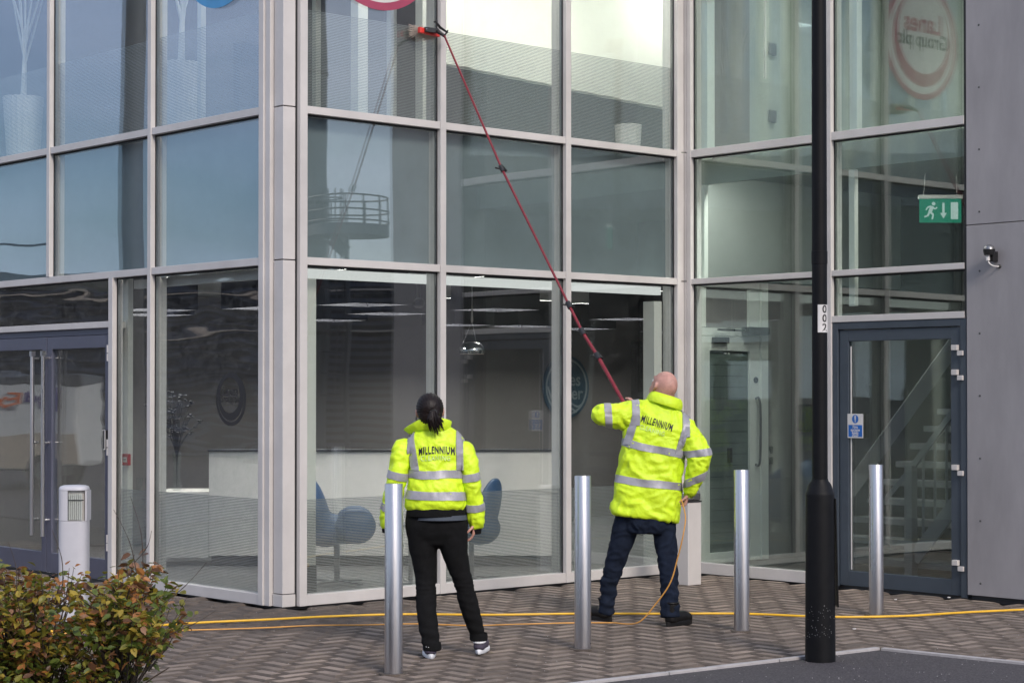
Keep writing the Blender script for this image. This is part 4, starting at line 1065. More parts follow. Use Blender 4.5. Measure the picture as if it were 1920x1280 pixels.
def solid(mb, voxel=0.012, smooth=6, fold=None):
    me = mb.mesh('tmp', M['hivis'])
    bm = bmesh.new(); bm.from_mesh(me); bmesh.ops.recalc_face_normals(bm, faces=bm.faces); bm.to_mesh(me); bm.free()
    ob = bpy.data.objects.new('tmp', me); C.objects.link(ob)
    r = ob.modifiers.new('r', 'REMESH'); r.mode = 'VOXEL'; r.voxel_size = voxel
    sm = ob.modifiers.new('s', 'SMOOTH'); sm.factor = 0.5; sm.iterations = smooth
    dg = bpy.context.evaluated_depsgraph_get()
    out = bpy.data.meshes.new_from_object(ob.evaluated_get(dg))
    bpy.data.objects.remove(ob); bpy.data.meshes.remove(me)
    if fold:
        co = [v.co.copy() for v in out.vertices]; no = [v.normal.copy() for v in out.vertices]
        for v, c, nn in zip(out.vertices, co, no): v.co = c + nn * fold(c, nn)
    out.polygons.foreach_set('use_smooth', [True] * len(out.polygons)); out.update()
    return out
def finish(me, name, m, parent):
    me.name = name; me.materials.clear(); me.materials.append(m)
    me.polygons.foreach_set('material_index', [0] * len(me.polygons))
    return mesh_obj(name, me, parent)
def bvh_of(me):
    return BVHTree.FromPolygons([v.co.copy() for v in me.vertices], [list(p.vertices) for p in me.polygons])
def bvh_join(*mes):
    v = []; f = []
    for me in mes:
        n = len(v); v += [q.co.copy() for q in me.vertices]; f += [[n + i for i in p.vertices] for p in me.polygons]
    return BVHTree.FromPolygons(v, f)
def ellring(c, a, b, ax=Vector((1, 0, 0)), ay=Vector((0, 1, 0)), n=28, sq=0.0):
    c = Vector(c); out = []
    for k in range(n):
        t = 2*PI*k/n; ct, s_ = math.cos(t), math.sin(t)
        if sq: ct = math.copysign(abs(ct)**(1-sq), ct); s_ = math.copysign(abs(s_)**(1-sq), s_)
        out.append(c + ax*(a*ct) + ay*(b*s_))
    return out
def folds(seed, amp=0.006, sc=(5, 5, 9), ridge=0.6):
    off = Vector((seed*3.1, seed*1.7, seed*0.9))
    def f(c, n):
        p = Vector((c.x*sc[0], c.y*sc[1], c.z*sc[2])) + off
        w = mnoise.noise_vector(p*0.6)
        v = mnoise.noise(p + w*0.8)
        r = 1 - abs(mnoise.noise(p*1.7 + w*1.2))*2.2
        return amp*(v*0.9 + ridge*(r - 0.4))
    return f
def band(bvh, p, axis, width, name, parent, R=0.5, off=0.0045, ref=None, a0=0, a1=2*PI, n=72, lift=None, wob=0.0):
    p = Vector(p); axis = Vector(axis).normalized()
    u = axis.cross(Vector((0, 1, 0)) if ref is None else Vector(ref)).normalized(); w = axis.cross(u).normalized()
    rows = [[], [], [], [], []]
    closed = abs(a1 - a0 - 2*PI) < 1e-6
    for k in range(n if closed else n + 1):
        a = a0 + (a1 - a0)*k/n
        d = u*math.cos(a) + w*math.sin(a)
        for i, q in enumerate((-0.5, -0.5, 0, 0.5, 0.5)):
            o = p + axis*(width*q + wob*math.sin(3*a+1)) + d*R
            loc, nn, idx, dist = bvh.ray_cast(o, -d)
            if loc is None: loc = p + axis*(width*q) + d*0.1; nn = d
            rows[i].append(loc + nn*(off if 0 < i < 4 else -0.004) if i in (0, 4) or True else loc)
    s = MB(); s.rings(rows, cap=False, closed=closed)
    return s.build(name, M['tape'], parent, smooth=True)
def strap(bvh, pts, width, name, parent, off=0.009):
    # pts: list of (origin, direction, across) rays
    rows = [[] for _ in range(5)]
    for o, d, ac in pts:
        for i, q in enumerate((-0.5, -0.5, 0, 0.5, 0.5)):
            oo = Vector(o) + Vector(ac)*(width*q)
            loc, nn, idx, dist = bvh.ray_cast(oo, Vector(d).normalized())
            if loc is None: continue
            rows[i].append(loc + nn*(off if 0 < i < 4 else -0.004))
    m_ = min(len(r) for r in rows)
    rows = [r[:m_] for r in rows]
    s = MB(); s.rings(rows, cap=False, closed=False)
    return s.build(name, M['tape'], parent, smooth=True)
def print_text(bvh, body, size, m, parent, c, ang, off=0.006, arc=0.0, bold=0.0, wid=0.22):
    me = text_mesh(body, size, m, bold, spacing=1.16)
    xs_ = [v.co.x for v in me.vertices]; sx = wid/(max(xs_)-min(xs_))
    ca, sa = math.cos(ang), math.sin(ang)
    for v in me.vertices:
        u, w = v.co.x*sx, v.co.y + arc*v.co.x**2
        x = c[0] + u*ca - w*sa; z = c[1] + u*sa + w*ca
        loc, nn, i, d = bvh.ray_cast(Vector((x, -1.0, z)), Vector((0, 1, 0)))
        v.co = (loc + nn*off) if loc is not None else Vector((x, -0.15, z))
    return mesh_obj('lettering', me, parent)
def head_into(mb, c, yaw, pitch, roll=0.0, k=1.0, jaw=True):
    """skull, face, nose, ears; the face looks along +y before rotation"""
    Rm = Matrix.Rotation(yaw, 3, 'Z') @ Matrix.Rotation(roll, 3, 'Y') @ Matrix.Rotation(pitch, 3, 'X')
    c = Vector(c); f = lambda x, y, z: c + Rm @ (Vector((x, y, z))*k)
    mb.ell(f(0, -0.012, 0.02), 0.076*k, 0.098*k, 0.098*k, 24, 16, rot=Rm)
    mb.ell(f(0, 0.025, -0.035), 0.060*k, 0.066*k, 0.080*k, 20, 12, rot=Rm)
    mb.ell(f(0, 0.050, -0.082), 0.036*k, 0.036*k, 0.032*k, 16, 8, rot=Rm)
    mb.tube([f(0, 0.085, 0.020), f(0, 0.105, -0.022), f(0, 0.088, -0.034)], [0.008*k, 0.013*k, 0.010*k], 8, rounded=True)
    mb.ell(f(0, 0.080, 0.034), 0.048*k, 0.016*k, 0.012*k, 12, 6, rot=Rm)
    mb.ell(f(0, 0.086, -0.060), 0.022*k, 0.010*k, 0.010*k, 12, 6, rot=Rm)
    for s_ in (-1, 1):
        mb.tube([f(s_*0.076, 0.002, 0.018), f(s_*0.086, -0.014, 0.022), f(s_*0.088, -0.022, 0.0), f(s_*0.083, -0.012, -0.024), f(s_*0.074, 0.004, -0.034)], [0.006*k, 0.008*k, 0.009*k, 0.008*k, 0.005*k], 7, rounded=True)
    return f, Rm
def face_bits(f, Rm, k, parent):
    for s_ in (-1, 1):
        e = MB(); e.ell(f(s_*0.030, 0.078, 0.008), 0.012*k, 0.010*k, 0.008*k, 10, 6, rot=Rm); e.build('eye', M['eye'], parent, smooth=True)
        e = MB(); e.ell(f(s_*0.030, 0.087, 0.008), 0.005*k, 0.003*k, 0.005*k, 8, 5, rot=Rm); e.build('iris', M['iris'], parent, smooth=True)
    e = MB(); e.ell(f(0, 0.094, -0.060), 0.022*k, 0.005*k, 0.006*k, 12, 6, rot=Rm); e.build('lips', M['lip'], parent, smooth=True)
def hand_into(mb, wrist, d, palm_n, curl=0.6, k=1.0, side=1):
    """wrist point, direction of the hand, direction the palm faces; five fingers curling to the palm side"""
    d = Vector(d).normalized(); pn = Vector(palm_n); pn = (pn - d*pn.dot(d)).normalized(); ac = d.cross(pn)*side
    w = Vector(wrist)
    mb.tube([w - d*0.03*k, w + d*0.01*k], [0.024*k, 0.025*k], 10)
    for q in (-0.028, -0.009, 0.010, 0.028): mb.tube([w + d*0.0*k + ac*q*0.6*k, w + d*0.088*k + ac*q*k], [0.016*k, 0.0125*k], 8, rounded=True)
    for i, (q, L_) in enumerate(((-0.030, 0.066), (-0.010, 0.078), (0.010, 0.084), (0.030, 0.074))):
        p = w + d*0.088*k + ac*q*k; pts = [p - d*0.02*k]; a = 0.25*curl; cur = p; pts.append(cur)
        for sgm, fr in enumerate((0.45, 0.30, 0.25)):
            a += curl*0.75; dd = d*math.cos(a) + pn*math.sin(a); cur = cur + dd*L_*fr*k; pts.append(cur)
        mb.tube(pts, [0.0095*k, 0.0098*k, 0.009*k, 0.0082*k, 0.007*k], 8, rounded=True)
    p = w + d*0.02*k + ac*0.026*k
    t1 = p + (d*0.6 + ac*0.75 + pn*0.3).normalized()*0.036*k; t2 = t1 + (d*0.75 + ac*0.3 + pn*0.6).normalized()*0.032*k; t3 = t2 + (d*0.7 - ac*0.1 + pn*0.8).normalized()*0.026*k
    mb.tube([p, t1, t2, t3], [0.014*k, 0.0115*k, 0.010*k, 0.008*k], 8, rounded=True)
def sneaker(parent, heel, ang, kind, mats):
    Rm = Matrix.Rotation(ang, 3, 'Z'); h = Vector(heel)
    f = lambda x, y, z: h + Rm @ Vector((x, y, z))
    def outl(z, k=1.0, ky=1.0):
        pts = []
        for t in range(28):
            a = 2*PI*t/28; y = 0.132 + 0.145*math.sin(a)*ky; wd = 0.041 + 0.010*math.sin(a*1.0)
            pts.append(f(wd*math.cos(a)*k, y, z))
        return pts
    sb = MB()
    if kind == 'sneaker': sb.rings([outl(0.0, 0.90, 0.96), outl(0.005, 0.98, 0.99), outl(0.018, 1.0), outl(0.027, 0.95, 0.97), outl(0.031, 0.85, 0.93)]); 
    else: sb.rings([outl(0.0, 1.0, 1.0), outl(0.028, 1.03), outl(0.034, 0.98)])
    so = sb.build('sole', mats[1], parent, smooth=True)
    up = MB()
    if kind == 'sneaker':
        up.tube([f(0, 0.035, 0.055), f(0, 0.10, 0.056), f(0, 0.17, 0.048), f(0, 0.225, 0.040)], [0.040, 0.043, 0.042, 0.032], 14, rounded=True)
        up.tube([f(0, 0.03, 0.03), f(0, 0.035, 0.080)], [0.040, 0.036], 14)
    else:
        up.tube([f(0, 0.04, 0.055), f(0, 0.11, 0.06), f(0, 0.18, 0.055), f(0, 0.232, 0.046)], [0.044, 0.047, 0.047, 0.040], 14, rounded=True)
        up.tube([f(0, 0.04, 0.03), f(0, 0.045, 0.10), f(0, 0.05, 0.165)], [0.045, 0.045, 0.050], 14)
    me = solid(up, 0.008, 4); finish(me, 'shoe' if kind == 'sneaker' else 'boot', mats[0], parent)
    if kind == 'sneaker':
        s = MB(); s.tube([f(0.036*math.cos(a), 0.035+0.04*math.sin(a), 0.080+0.006*math.sin(a)) for a in [2*PI*k/16 for k in range(17)]], 0.008, 8); s.build('shoe_collar', M['sole'], parent, smooth=True)
    else:
        s = MB(); s.tube([f(0.047*math.cos(a), 0.05+0.05*math.sin(a), 0.165) for a in [2*PI*k/16 for k in range(17)]], 0.008, 8); s.build('boot_collar', mats[0], parent, smooth=True)

def stand(px, t, name, label):
    p = P(px, 0, t); p.z = 0
    return thing(name, label, 'person', p, YAW)

# ------------------------------------------------------------------ the woman
WS = 297.0
wx = lambda px: (px - 815)/WS
wz = lambda py: (1227 - py)/WS
wo = stand(815, 12.25, 'person', 'woman with a dark ponytail, short hi-vis jacket and black trousers, seen from behind')
body = MB()
fW, RW = head_into(body, (wx(806), -0.01, wz(772)), 0.10, 0.06, -0.04, 0.98)
body.tube([(wx(809), -0.01, wz(790)), (wx(812), 0.0, wz(822))], [0.052, 0.060], 14)
body.rings([ellring((wx(818), 0.02, wz(y)), a, b) for y, a, b in ((1010, 0.10, 0.08), (985, 0.15, 0.10), (950, 0.14, 0.09), (900, 0.13, 0.09), (850, 0.14, 0.09), (818, 0.11, 0.07))])
Wl = [(wx(757), 0.0, wz(842)), (wx(746), -0.02, wz(905)), (wx(728), 0.045, wz(976))]
Wr = [(wx(869), 0.0, wz(846)), (wx(885), -0.02, wz(908)), (wx(890), 0.045, wz(976))]
for ch in (Wl, Wr): body.tube(ch, [0.045, 0.036, 0.026], 12)
hand_into(body, Wl[2], (0.0, 0.10, -1), (1, 0.1, 0), 0.45, 0.92, 1)
hand_into(body, Wr[2], (-0.06, 0.10, -1), (-1, 0.1, 0), 0.45, 0.92, -1)
legL = [(wx(793), 0.02, wz(1000)), (wx(794), 0.02, wz(1045)), (wx(799), 0.0, wz(1105)), (wx(803), -0.06, wz(1160)), (wx(813), -0.11, wz(1205))]
legR = [(wx(849), 0.02, wz(1000)), (wx(855), 0.03, wz(1045)), (wx(872), 0.05, wz(1100)), (wx(885), 0.075, wz(1160)), (wx(896), 0.10, wz(1200))]
for ch in (legL, legR): body.tube(ch, [0.068, 0.058, 0.040, 0.035, 0.028], 12)
finish(solid(body, 0.0065, 3), 'body', M['skin'], wo)
face_bits(fW, RW, 0.98, wo)
# trousers
tr = MB()
tr.rings([ellring((wx(819), 0.02, wz(y)), a/WS, b, sq=0.1) for y, a, b in ((940, 54, 0.125), (965, 58, 0.125), (985, 59.5, 0.130), (1000, 58, 0.118), (1010, 53, 0.10), (1018, 42, 0.09), (1024, 30, 0.06))])
tr.tube(subdiv_pts([(wx(792), 0.01, wz(985)), (wx(793), 0.02, wz(1026)), (wx(797.5), 0.02, wz(1070)), (wx(799.5), 0.0, wz(1105)), (wx(802), -0.06, wz(1157)), (wx(812), -0.112, wz(1208))], 3),
        [0.098]+[0.097, 0.094, 0.090]+[0.082, 0.077, 0.071]+[0.068, 0.067, 0.0655]+[0.0655, 0.065, 0.0635]+[0.060, 0.057, 0.055], 18)
tr.tube(subdiv_pts([(wx(848), 0.01, wz(985)), (wx(851), 0.02, wz(1026)), (wx(862), 0.035, wz(1070)), (wx(872), 0.05, wz(1105)), (wx(885), 0.07, wz(1157)), (wx(897), 0.10, wz(1198))], 3),
        [0.098]+[0.097, 0.095, 0.089]+[0.080, 0.073, 0.067]+[0.064, 0.064, 0.063]+[0.063, 0.061, 0.058]+[0.053, 0.050, 0.048], 18)
fo = folds(4, 0.006, (7, 7, 10), 0.9)
def wfold(c, n):
    base = fo(c, n)*0.7
    for zc in (wz(1104), wz(1110), wz(1096)): base -= 0.004*math.exp(-((c.z - zc - 0.04*c.x)/0.008)**2)
    if c.z > 0.55: base *= 0.5
    return base + 0.003*math.sin(c.z*95 + c.x*20)*max(0, min(1, (0.30 - c.z)*6))
finish(solid(tr, 0.009, 4, wfold), 'trousers', M['blackcloth'], wo)
for cx_, cy_, yy_ in ((812, -0.112, 1207), (897, 0.10, 1197)):
    s = MB(); s.rings([ellring((wx(cx_), cy_, wz(yy_+o_)), r, r, n=18) for o_, r in ((6, 0.050), (4, 0.057), (-3, 0.058), (-9, 0.054))], cap=False); s.build('trouser_cuff', M['blackcloth'], wo, smooth=True)
sneaker(wo, (wx(812)-0.005, -0.155, 0.0), 0.12, 'sneaker', (M['sneaker'], M['sole']))
sneaker(wo, (wx(897), 0.06, 0.0), -0.15, 'sneaker', (M['sneaker'], M['sole']))
# jacket
jk = MB()
prof = ((955, 817.5, 52, 0.130), (948, 817.5, 57, 0.145), (935, 817.5, 57, 0.150), (915, 817.5, 54, 0.145), (890, 817, 51, 0.137), (868, 817, 51, 0.132), (848, 817.5, 54, 0.125), (830, 817.5, 55, 0.112), (818, 817.5, 49, 0.098), (808, 818, 38, 0.088), (800, 818, 26, 0.078), (794, 818, 18, 0.06))
jk.rings([ellring((wx(cx), 0.0 + 0.01*(y < 900), wz(y)), a/WS, b, sq=0.12) for y, cx, a, b in prof])
jme = solid(jk, 0.010, 5, folds(1, 0.007, (8, 8, 15), 1.2))
jb = bvh_of(jme)
jo = finish(jme, 'jacket', M['hivis'], wo)
def sleeve(chain, radii, seed, parent, vox=0.010, amp=0.008, cuff=None):
    s = MB(); s.tube(subdiv_pts(chain, 4), [radii[min(i//4, len(radii)-1)]*(1-(i % 4)/4) + radii[min(i//4+1, len(radii)-1)]*((i % 4)/4) for i in range(4*(len(chain)-1)+1)], 20, rounded=False)
    s.ell(chain[0], radii[0], radii[0]*0.95, radii[0], 18, 10)
    ax = (Vector(chain[-1]) - Vector(chain[0])).normalized()
    fo_ = folds(seed, amp, (9, 9, 13), 1.0)
    me = solid(s, vox, 4, fo_); b = bvh_of(me)
    return finish(me, 'sleeve', M['hivis'], parent), b
Wl_c = [(wx(756), 0.0, wz(841)), (wx(751), -0.012, wz(865)), (wx(745), -0.02, wz(900)), (wx(735), 0.01, wz(940)), (wx(728), 0.045, wz(975)), (wx(727), 0.055, wz(990))]
Wr_c = [(wx(870), 0.0, wz(845)), (wx(878), -0.012, wz(868)), (wx(884), -0.02, wz(900)), (wx(889), 0.01, wz(938)), (wx(892), 0.04, wz(972)), (wx(892), 0.05, wz(991))]
sl, bl_ = sleeve(Wl_c, [0.068, 0.066, 0.062, 0.058, 0.056, 0.040], 2, jo)
sr, br_ = sleeve(Wr_c, [0.062, 0.062, 0.058, 0.057, 0.060, 0.040], 3, jo)
for ch, px_, py_ in ((Wl_c, 726, 994), (Wr_c, 892, 996)):
    s = MB(); s.tube([(wx(px_), 0.05, wz(py_-8)), (wx(px_), 0.055, wz(py_+4))], [0.038, 0.034], 14); s.build('cuff', M['blackcloth'], jo, smooth=True)
s = MB(); s.rings([ellring((wx(818), 0.0, wz(y)), a/WS, b, n=36) for y, a, b in ((948, 53, 0.132), (956, 56, 0.140), (966, 55.5, 0.138), (968, 50, 0.12))], cap=False); s.build('rib_hem', M['blackcloth'], jo, smooth=True)
s = MB(); s.rings([ellring((wx(825), 0.0, wz(y)), a/WS, b, n=36) for y, a, b in ((964, 50, 0.130), (973, 51.5, 0.136))], cap=False); s.build('shirt_hem', mat('slate_shirt', (0.05, 0.06, 0.08), 0.8), wo, smooth=True)
# tapes
band(jb, (wx(817), 0, wz(888)), (0.0, 0, 1), 0.050, 'reflective_band', jo, wob=0.003)
band(jb, (wx(817), 0, wz(927)), (0.03, 0, 1), 0.052, 'reflective_band', jo, wob=0.002)
band(bl_, (wx(747), -0.015, wz(890)), Vector(Wl_c[1]) - Vector(Wl_c[3]), 0.048, 'reflective_band', jo, R=0.2)
band(br_, (wx(883), -0.018, wz(893)), Vector(Wr_c[1]) - Vector(Wr_c[3]), 0.048, 'reflective_band', jo, R=0.2)
band(bl_, (wx(731), 0.02, wz(949)), Vector(Wl_c[3]) - Vector(Wl_c[5]), 0.046, 'reflective_band', jo, R=0.2)
band(br_, (wx(890), 0.02, wz(949)), Vector(Wr_c[3]) - Vector(Wr_c[5]), 0.046, 'reflective_band', jo, R=0.2)
def brace(bvh, lo, hi, z_low, z_sh, parent, w=0.046, yc=0.0):
    pts = []
    n = 14
    for i in range(n+1):
        q = i/n; x = lo[0]*(1-q) + hi[0]*q; z = lo[1]*(1-q) + hi[1]*q
        pts.append(((x, -1, z), (0, 1, 0), (1, 0, 0)))
    zc = hi[1] - 0.10
    for i in range(1, 14):
        a = math.radians(155*i/13); x = hi[0]
        d = Vector((0, -math.cos(a), math.sin(a)))
        pts.append((Vector((x, yc, zc)) + d*1.0, -d, (1, 0, 0)))
    strap(bvh, pts, w, 'reflective_brace', parent)
jall = bvh_join(jo.data, sl.data, sr.data)
brace(jall, (wx(781), wz(880)), (wx(771), wz(824)), 0, 0, jo)
brace(jall, (wx(863), wz(880)), (wx(862), wz(824)), 0, 0, jo)
print_text(jall, 'MILLENNIUM', 0.066, M['text_k'], jo, (wx(820), wz(843)), math.radians(1), arc=-0.20, bold=0.0013, wid=0.222)
print_text(jall, 'CLEANING', 0.045, M['text_f'], jo, (wx(818), wz(857)), math.radians(1), arc=-0.2, bold=0.0005, wid=0.18)
# collar
def collar(top, bot, name, m, parent, th=0.012):
    s = MB(); s.rings([subdiv_pts(bot, 6), [ (Vector(a)+Vector(b))/2 + Vector((0, -0.006, 0)) for a, b in zip(subdiv_pts(bot, 6), subdiv_pts(top, 6))], subdiv_pts(top, 6)], cap=False, closed=False)
    o = s.build(name, m, parent, smooth=True)
    md = o.modifiers.new('t', 'SOLIDIFY'); md.thickness = th; md.offset = 0
    md = o.modifiers.new('b', 'BEVEL'); md.width = 0.003; md.segments = 2
    return o
collar([(wx(764), 0.135, wz(806)), (wx(757), 0.06, wz(804)), (wx(772), -0.03, wz(794)), (wx(795), -0.085, wz(783)), (wx(818), -0.10, wz(782)), (wx(838), -0.075, wz(785)), (wx(846), -0.01, wz(790)), (wx(840), 0.07, wz(797))],
       [(wx(776), 0.11, wz(812)), (wx(768), 0.05, wz(813)), (wx(779), -0.02, wz(808)), (wx(797), -0.07, wz(805)), (wx(818), -0.085, wz(806)), (wx(836), -0.065, wz(806)), (wx(842), -0.01, wz(806)), (wx(834), 0.06, wz(808))], 'collar', M['hivis'], jo)
s = MB(); s.ell((wx(766), 0.028, wz(805)), 0.008, 0.006, 0.008, 10, 6); s.build('snap', M['text_k'], jo, smooth=True)
# hair
hr = MB()
hr.ell(fW(0, -0.022, 0.028), 0.087, 0.098, 0.095, 28, 18, rot=RW)
hr.ell(fW(0.0, -0.055, -0.01), 0.076, 0.060, 0.080, 24, 14, rot=RW)
hr.ell(fW(0.03, -0.10, -0.005), 0.028, 0.032, 0.026, 14, 8)
def hfold(c, n):
    t = math.atan2(c.x - wx(812), c.z - wz(772))
    return 0.0022*math.sin(t*34 + 5*c.y*8) + 0.0015*mnoise.noise(c*60)
ho = finish(solid(hr, 0.006, 3, hfold), 'hair', M['hair'], wo)
pt = MB(); rg = random.Random(11)
tie = Vector((wx(814), -0.125, wz(774)))
for i in range(110):
    a = rg.uniform(0, 2*PI); r = 1.35*rg.random()**0.5
    sx_, sy_ = r*math.cos(a), r*math.sin(a)
    L_ = rg.uniform(0.05, 0.12) + (0.02 if abs(sx_) < 0.3 else 0)
    e = tie + Vector((sx_*0.036 + 0.022, -0.012 + sy_*0.012, -L_))
    mid = tie + Vector((sx_*0.030 + 0.003, -0.020 + sy_*0.015, -L_*0.45))
    pt.tube(subdiv_pts([tie + Vector((sx_*0.014, sy_*0.01, 0.01)), tie + Vector((sx_*0.024, -0.014+sy_*0.012, -0.02)), mid, e], 3), [0.0045]*6 + [0.004, 0.003, 0.002, 0.001], 5)
for i in range(26):    # loose strands
    a = rg.uniform(-1, 1); p0 = fW(0.075*math.copysign(1, a), -0.02 + 0.03*rg.random(), 0.01)
    pt.tube(subdiv_pts([p0, p0 + Vector((0.012*math.copysign(1, a), 0, -0.03)), p0 + Vector((0.016*math.copysign(1, a)*rg.random(), -0.01, -0.07))], 3), 0.0011, 4)
pt.build('ponytail', M['hair'], ho, smooth=True)['kind'] = 'stuff'
s = MB(); s.tube([tie + Vector((0.020*math.cos(a), -0.004+0.006*math.sin(a*1), 0.006+0.014*math.sin(a))) for a in [2*PI*k/14 for k in range(15)]], 0.005, 8); s.build('hair_tie', M['text_k'], ho, smooth=True)

# ------------------------------------------------------------------ the man
MS = 261.0
mx_ = lambda px: (px - 1215)/MS
mz = lambda py: (1167.5 - py)/MS
mo = stand(1215, 13.95, 'person', 'bald man in a long hi-vis coat and navy trousers raising the cleaning pole')
TILT = math.radians(14)
body = MB()
head_c = (mx_(1243), 0.02, mz(726))
fM, RM = head_into(body, head_c, math.radians(38), math.radians(28), math.radians(8), 1.06)
body.tube([(mx_(1246), 0.0, mz(738)), (mx_(1240), 0.0, mz(775))], [0.062, 0.07], 14)
body.rings([ellring((mx_(x), 0.0, mz(y)), a, b) for y, x, a, b in ((985, 1212, 0.15, 0.10), (950, 1214, 0.17, 0.12), (900, 1220, 0.16, 0.11), (830, 1230, 0.17, 0.11), (790, 1236, 0.17, 0.09), (768, 1240, 0.11, 0.07))])
Ml = [(mx_(1192), 0.0, mz(775)), (mx_(1126), -0.01, mz(779)), (mx_(1168), 0.20, mz(766))]
Mr = [(mx_(1285), 0.0, mz(805)), (mx_(1312), -0.10, mz(858)), (mx_(1290), -0.02, mz(922))]
body.tube(Ml, [0.055, 0.045, 0.03], 12); body.tube(Mr, [0.055, 0.045, 0.03], 12)
hand_into(body, Ml[2], (0.75, 0.55, 0.35), (-0.1, -0.6, 1), 1.25, 1.0, 1)
hand_into(body, Mr[2], (-0.25, 0.10, -1), (-1, 0.15, 0.2), 1.0, 1.0, -1)
lL = [(mx_(1178), 0.0, mz(975)), (mx_(1165), 0.04, mz(1010)), (mx_(1148), 0.10, mz(1074)), (mx_(1139), 0.15, mz(1140))]
lR = [(mx_(1243), 0.0, mz(975)), (mx_(1247), -0.03, mz(1010)), (mx_(1252), -0.08, mz(1074)), (mx_(1253), -0.15, mz(1140))]
for ch in (lL, lR): body.tube(ch, [0.065, 0.052, 0.038, 0.03], 12)
finish(solid(body, 0.0068, 3), 'body', M['skin'], mo)
face_bits(fM, RM, 1.06, mo)
# short stubble of hair round the back
tr = MB()
tr.rings([ellring((mx_(1213), 0.0, mz(y)), a/MS, b, sq=0.1) for y, a, b in ((930, 48, 0.14), (960, 50, 0.15), (985, 48, 0.15), (998, 40, 0.13))])
tr.tube(subdiv_pts([(mx_(1182), 0.0, mz(965)), (mx_(1167), 0.03, mz(1010)), (mx_(1149), 0.09, mz(1074)), (mx_(1143), 0.12, mz(1100)), (mx_(1138), 0.158, mz(1152))], 4),
        [0.10]+[0.098, 0.094, 0.088]+[0.084, 0.078, 0.072]+[0.068, 0.066, 0.064, 0.063]+[0.0615, 0.060, 0.059, 0.058]+[0.057], 18)
tr.tube(subdiv_pts([(mx_(1243), 0.0, mz(965)), (mx_(1247), -0.02, mz(1010)), (mx_(1251.5), -0.075, mz(1074)), (mx_(1252), -0.10, mz(1100)), (mx_(1253), -0.14, mz(1152))], 4),
        [0.095]+[0.092, 0.088, 0.084]+[0.079, 0.076, 0.073]+[0.070, 0.068, 0.067, 0.066]+[0.066, 0.066, 0.066, 0.067]+[0.068], 18)
fo2 = folds(9, 0.008, (8, 8, 11), 1.0)
def mfold(c, n):
    b = fo2(c, n)
    return b + 0.0045*math.sin(c.z*80 + c.x*12 + 2*mnoise.noise(c*9))*max(0, min(1, (0.42 - c.z)*4))
finish(solid(tr, 0.009, 3, mfold), 'trousers', M['navycloth'], mo)
sneaker(mo, (mx_(1146), 0.115, 0.0), math.radians(48), 'boot', (M['boot'], M['boot']))
sneaker(mo, (mx_(1247), -0.185, 0.0), math.radians(-42), 'boot', (M['boot'], M['boot']))
jk = MB()
prof = ((977, 963, 1147, 1271, 0.165, 8), (965, 957, 1146, 1273, 0.172, 8), (935, 935, 1150, 1277, 0.170, 7), (905, 905, 1155, 1278, 0.165, 7), (875, 872, 1161, 1280, 0.160, 8), (848, 845, 1165, 1283, 0.155, 10), (820, 818, 1170, 1292, 0.148, 13), (798, 795, 1176, 1300, 0.136, 16), (780, 778, 1186, 1298, 0.118, 18), (767, 766, 1199, 1288, 0.100, 19), (758, 758, 1214, 1276, 0.085, 19), (752, 752, 1226, 1264, 0.06, 19))
rsx = []
for yb, yc_, xl, xr, b, tl in prof:
    tt = math.radians(tl); a = (xr - xl)/2/MS/math.cos(tt); cx = (xl + xr)/2
    rsx.append(ellring((mx_(cx), 0.0, mz((yb+yc_)/2)), a, b, ax=Vector((math.cos(tt), 0, -math.sin(tt))), sq=0.15))
jk.rings(rsx)
def jfold(c, n, base=folds(6, 0.009, (7, 7, 10), 1.3)):
    v = base(c, n)
    # long drag folds running down from the raised arm towards the right hip
    v += 0.006*math.sin((c.z*0.8 + c.x*0.95)*34 + 2.5*mnoise.noise(c*4))*max(0, min(1, (1.32 - c.z)*5))*max(0, min(1, (c.z - 0.72)*8))
    return v
jme = solid(jk, 0.011, 5, jfold); jb = bvh_of(jme)
jo = finish(jme, 'jacket', M['hivis'], mo)
Ml_c = [(mx_(1200), 0.0, mz(779)), (mx_(1172), 0.0, mz(780)), (mx_(1150), -0.005, mz(779)), (mx_(1131), 0.0, mz(778.5)), (mx_(1131), 0.07, mz(777)), (mx_(1150), 0.15, mz(772))]
Mr_c = [(mx_(1281), 0.0, mz(805)), (mx_(1294), -0.04, mz(826)), (mx_(1308), -0.085, mz(853)), (mx_(1303), -0.075, mz(885)), (mx_(1295), -0.045, mz(912)), (mx_(1290), -0.03, mz(924))]
sl, bl_ = sleeve(Ml_c, [0.118, 0.104, 0.088, 0.080, 0.070, 0.055], 12, jo, 0.011, 0.010)
sr, br_ = sleeve(Mr_c, [0.100, 0.094, 0.085, 0.072, 0.056, 0.045], 13, jo, 0.010, 0.011)
ax = Vector((0.10, 0, 1))
band(jb, (mx_(1222), 0, mz(840)), (math.sin(math.radians(12)), 0, math.cos(math.radians(12))), 0.052, 'reflective_band', jo, R=0.6, wob=0.003)
band(jb, (mx_(1216), 0, mz(904)), (math.sin(math.radians(7)), 0, math.cos(math.radians(7))), 0.054, 'reflective_band', jo, R=0.6, wob=0.003)
band(bl_, (mx_(1140), 0.0, mz(779)), (1, 0.0, 0.06), 0.050, 'reflective_band', jo, R=0.25, ref=(0, 0, 1))
band(br_, (mx_(1306), -0.08, mz(848)), (-0.12, 0.0, 1), 0.050, 'reflective_band', jo, R=0.25)
band(br_, (mx_(1298), -0.06, mz(899)), (-0.42, 0.0, 1), 0.050, 'reflective_band', jo, R=0.25)
jall = bvh_join(jo.data, sl.data, sr.data)
brace(jall, (mx_(1175), mz(832)), (mx_(1191), mz(778)), 0, 0, jo, w=0.052)
brace(jall, (mx_(1268), mz(852)), (mx_(1284), mz(800)), 0, 0, jo, w=0.052)
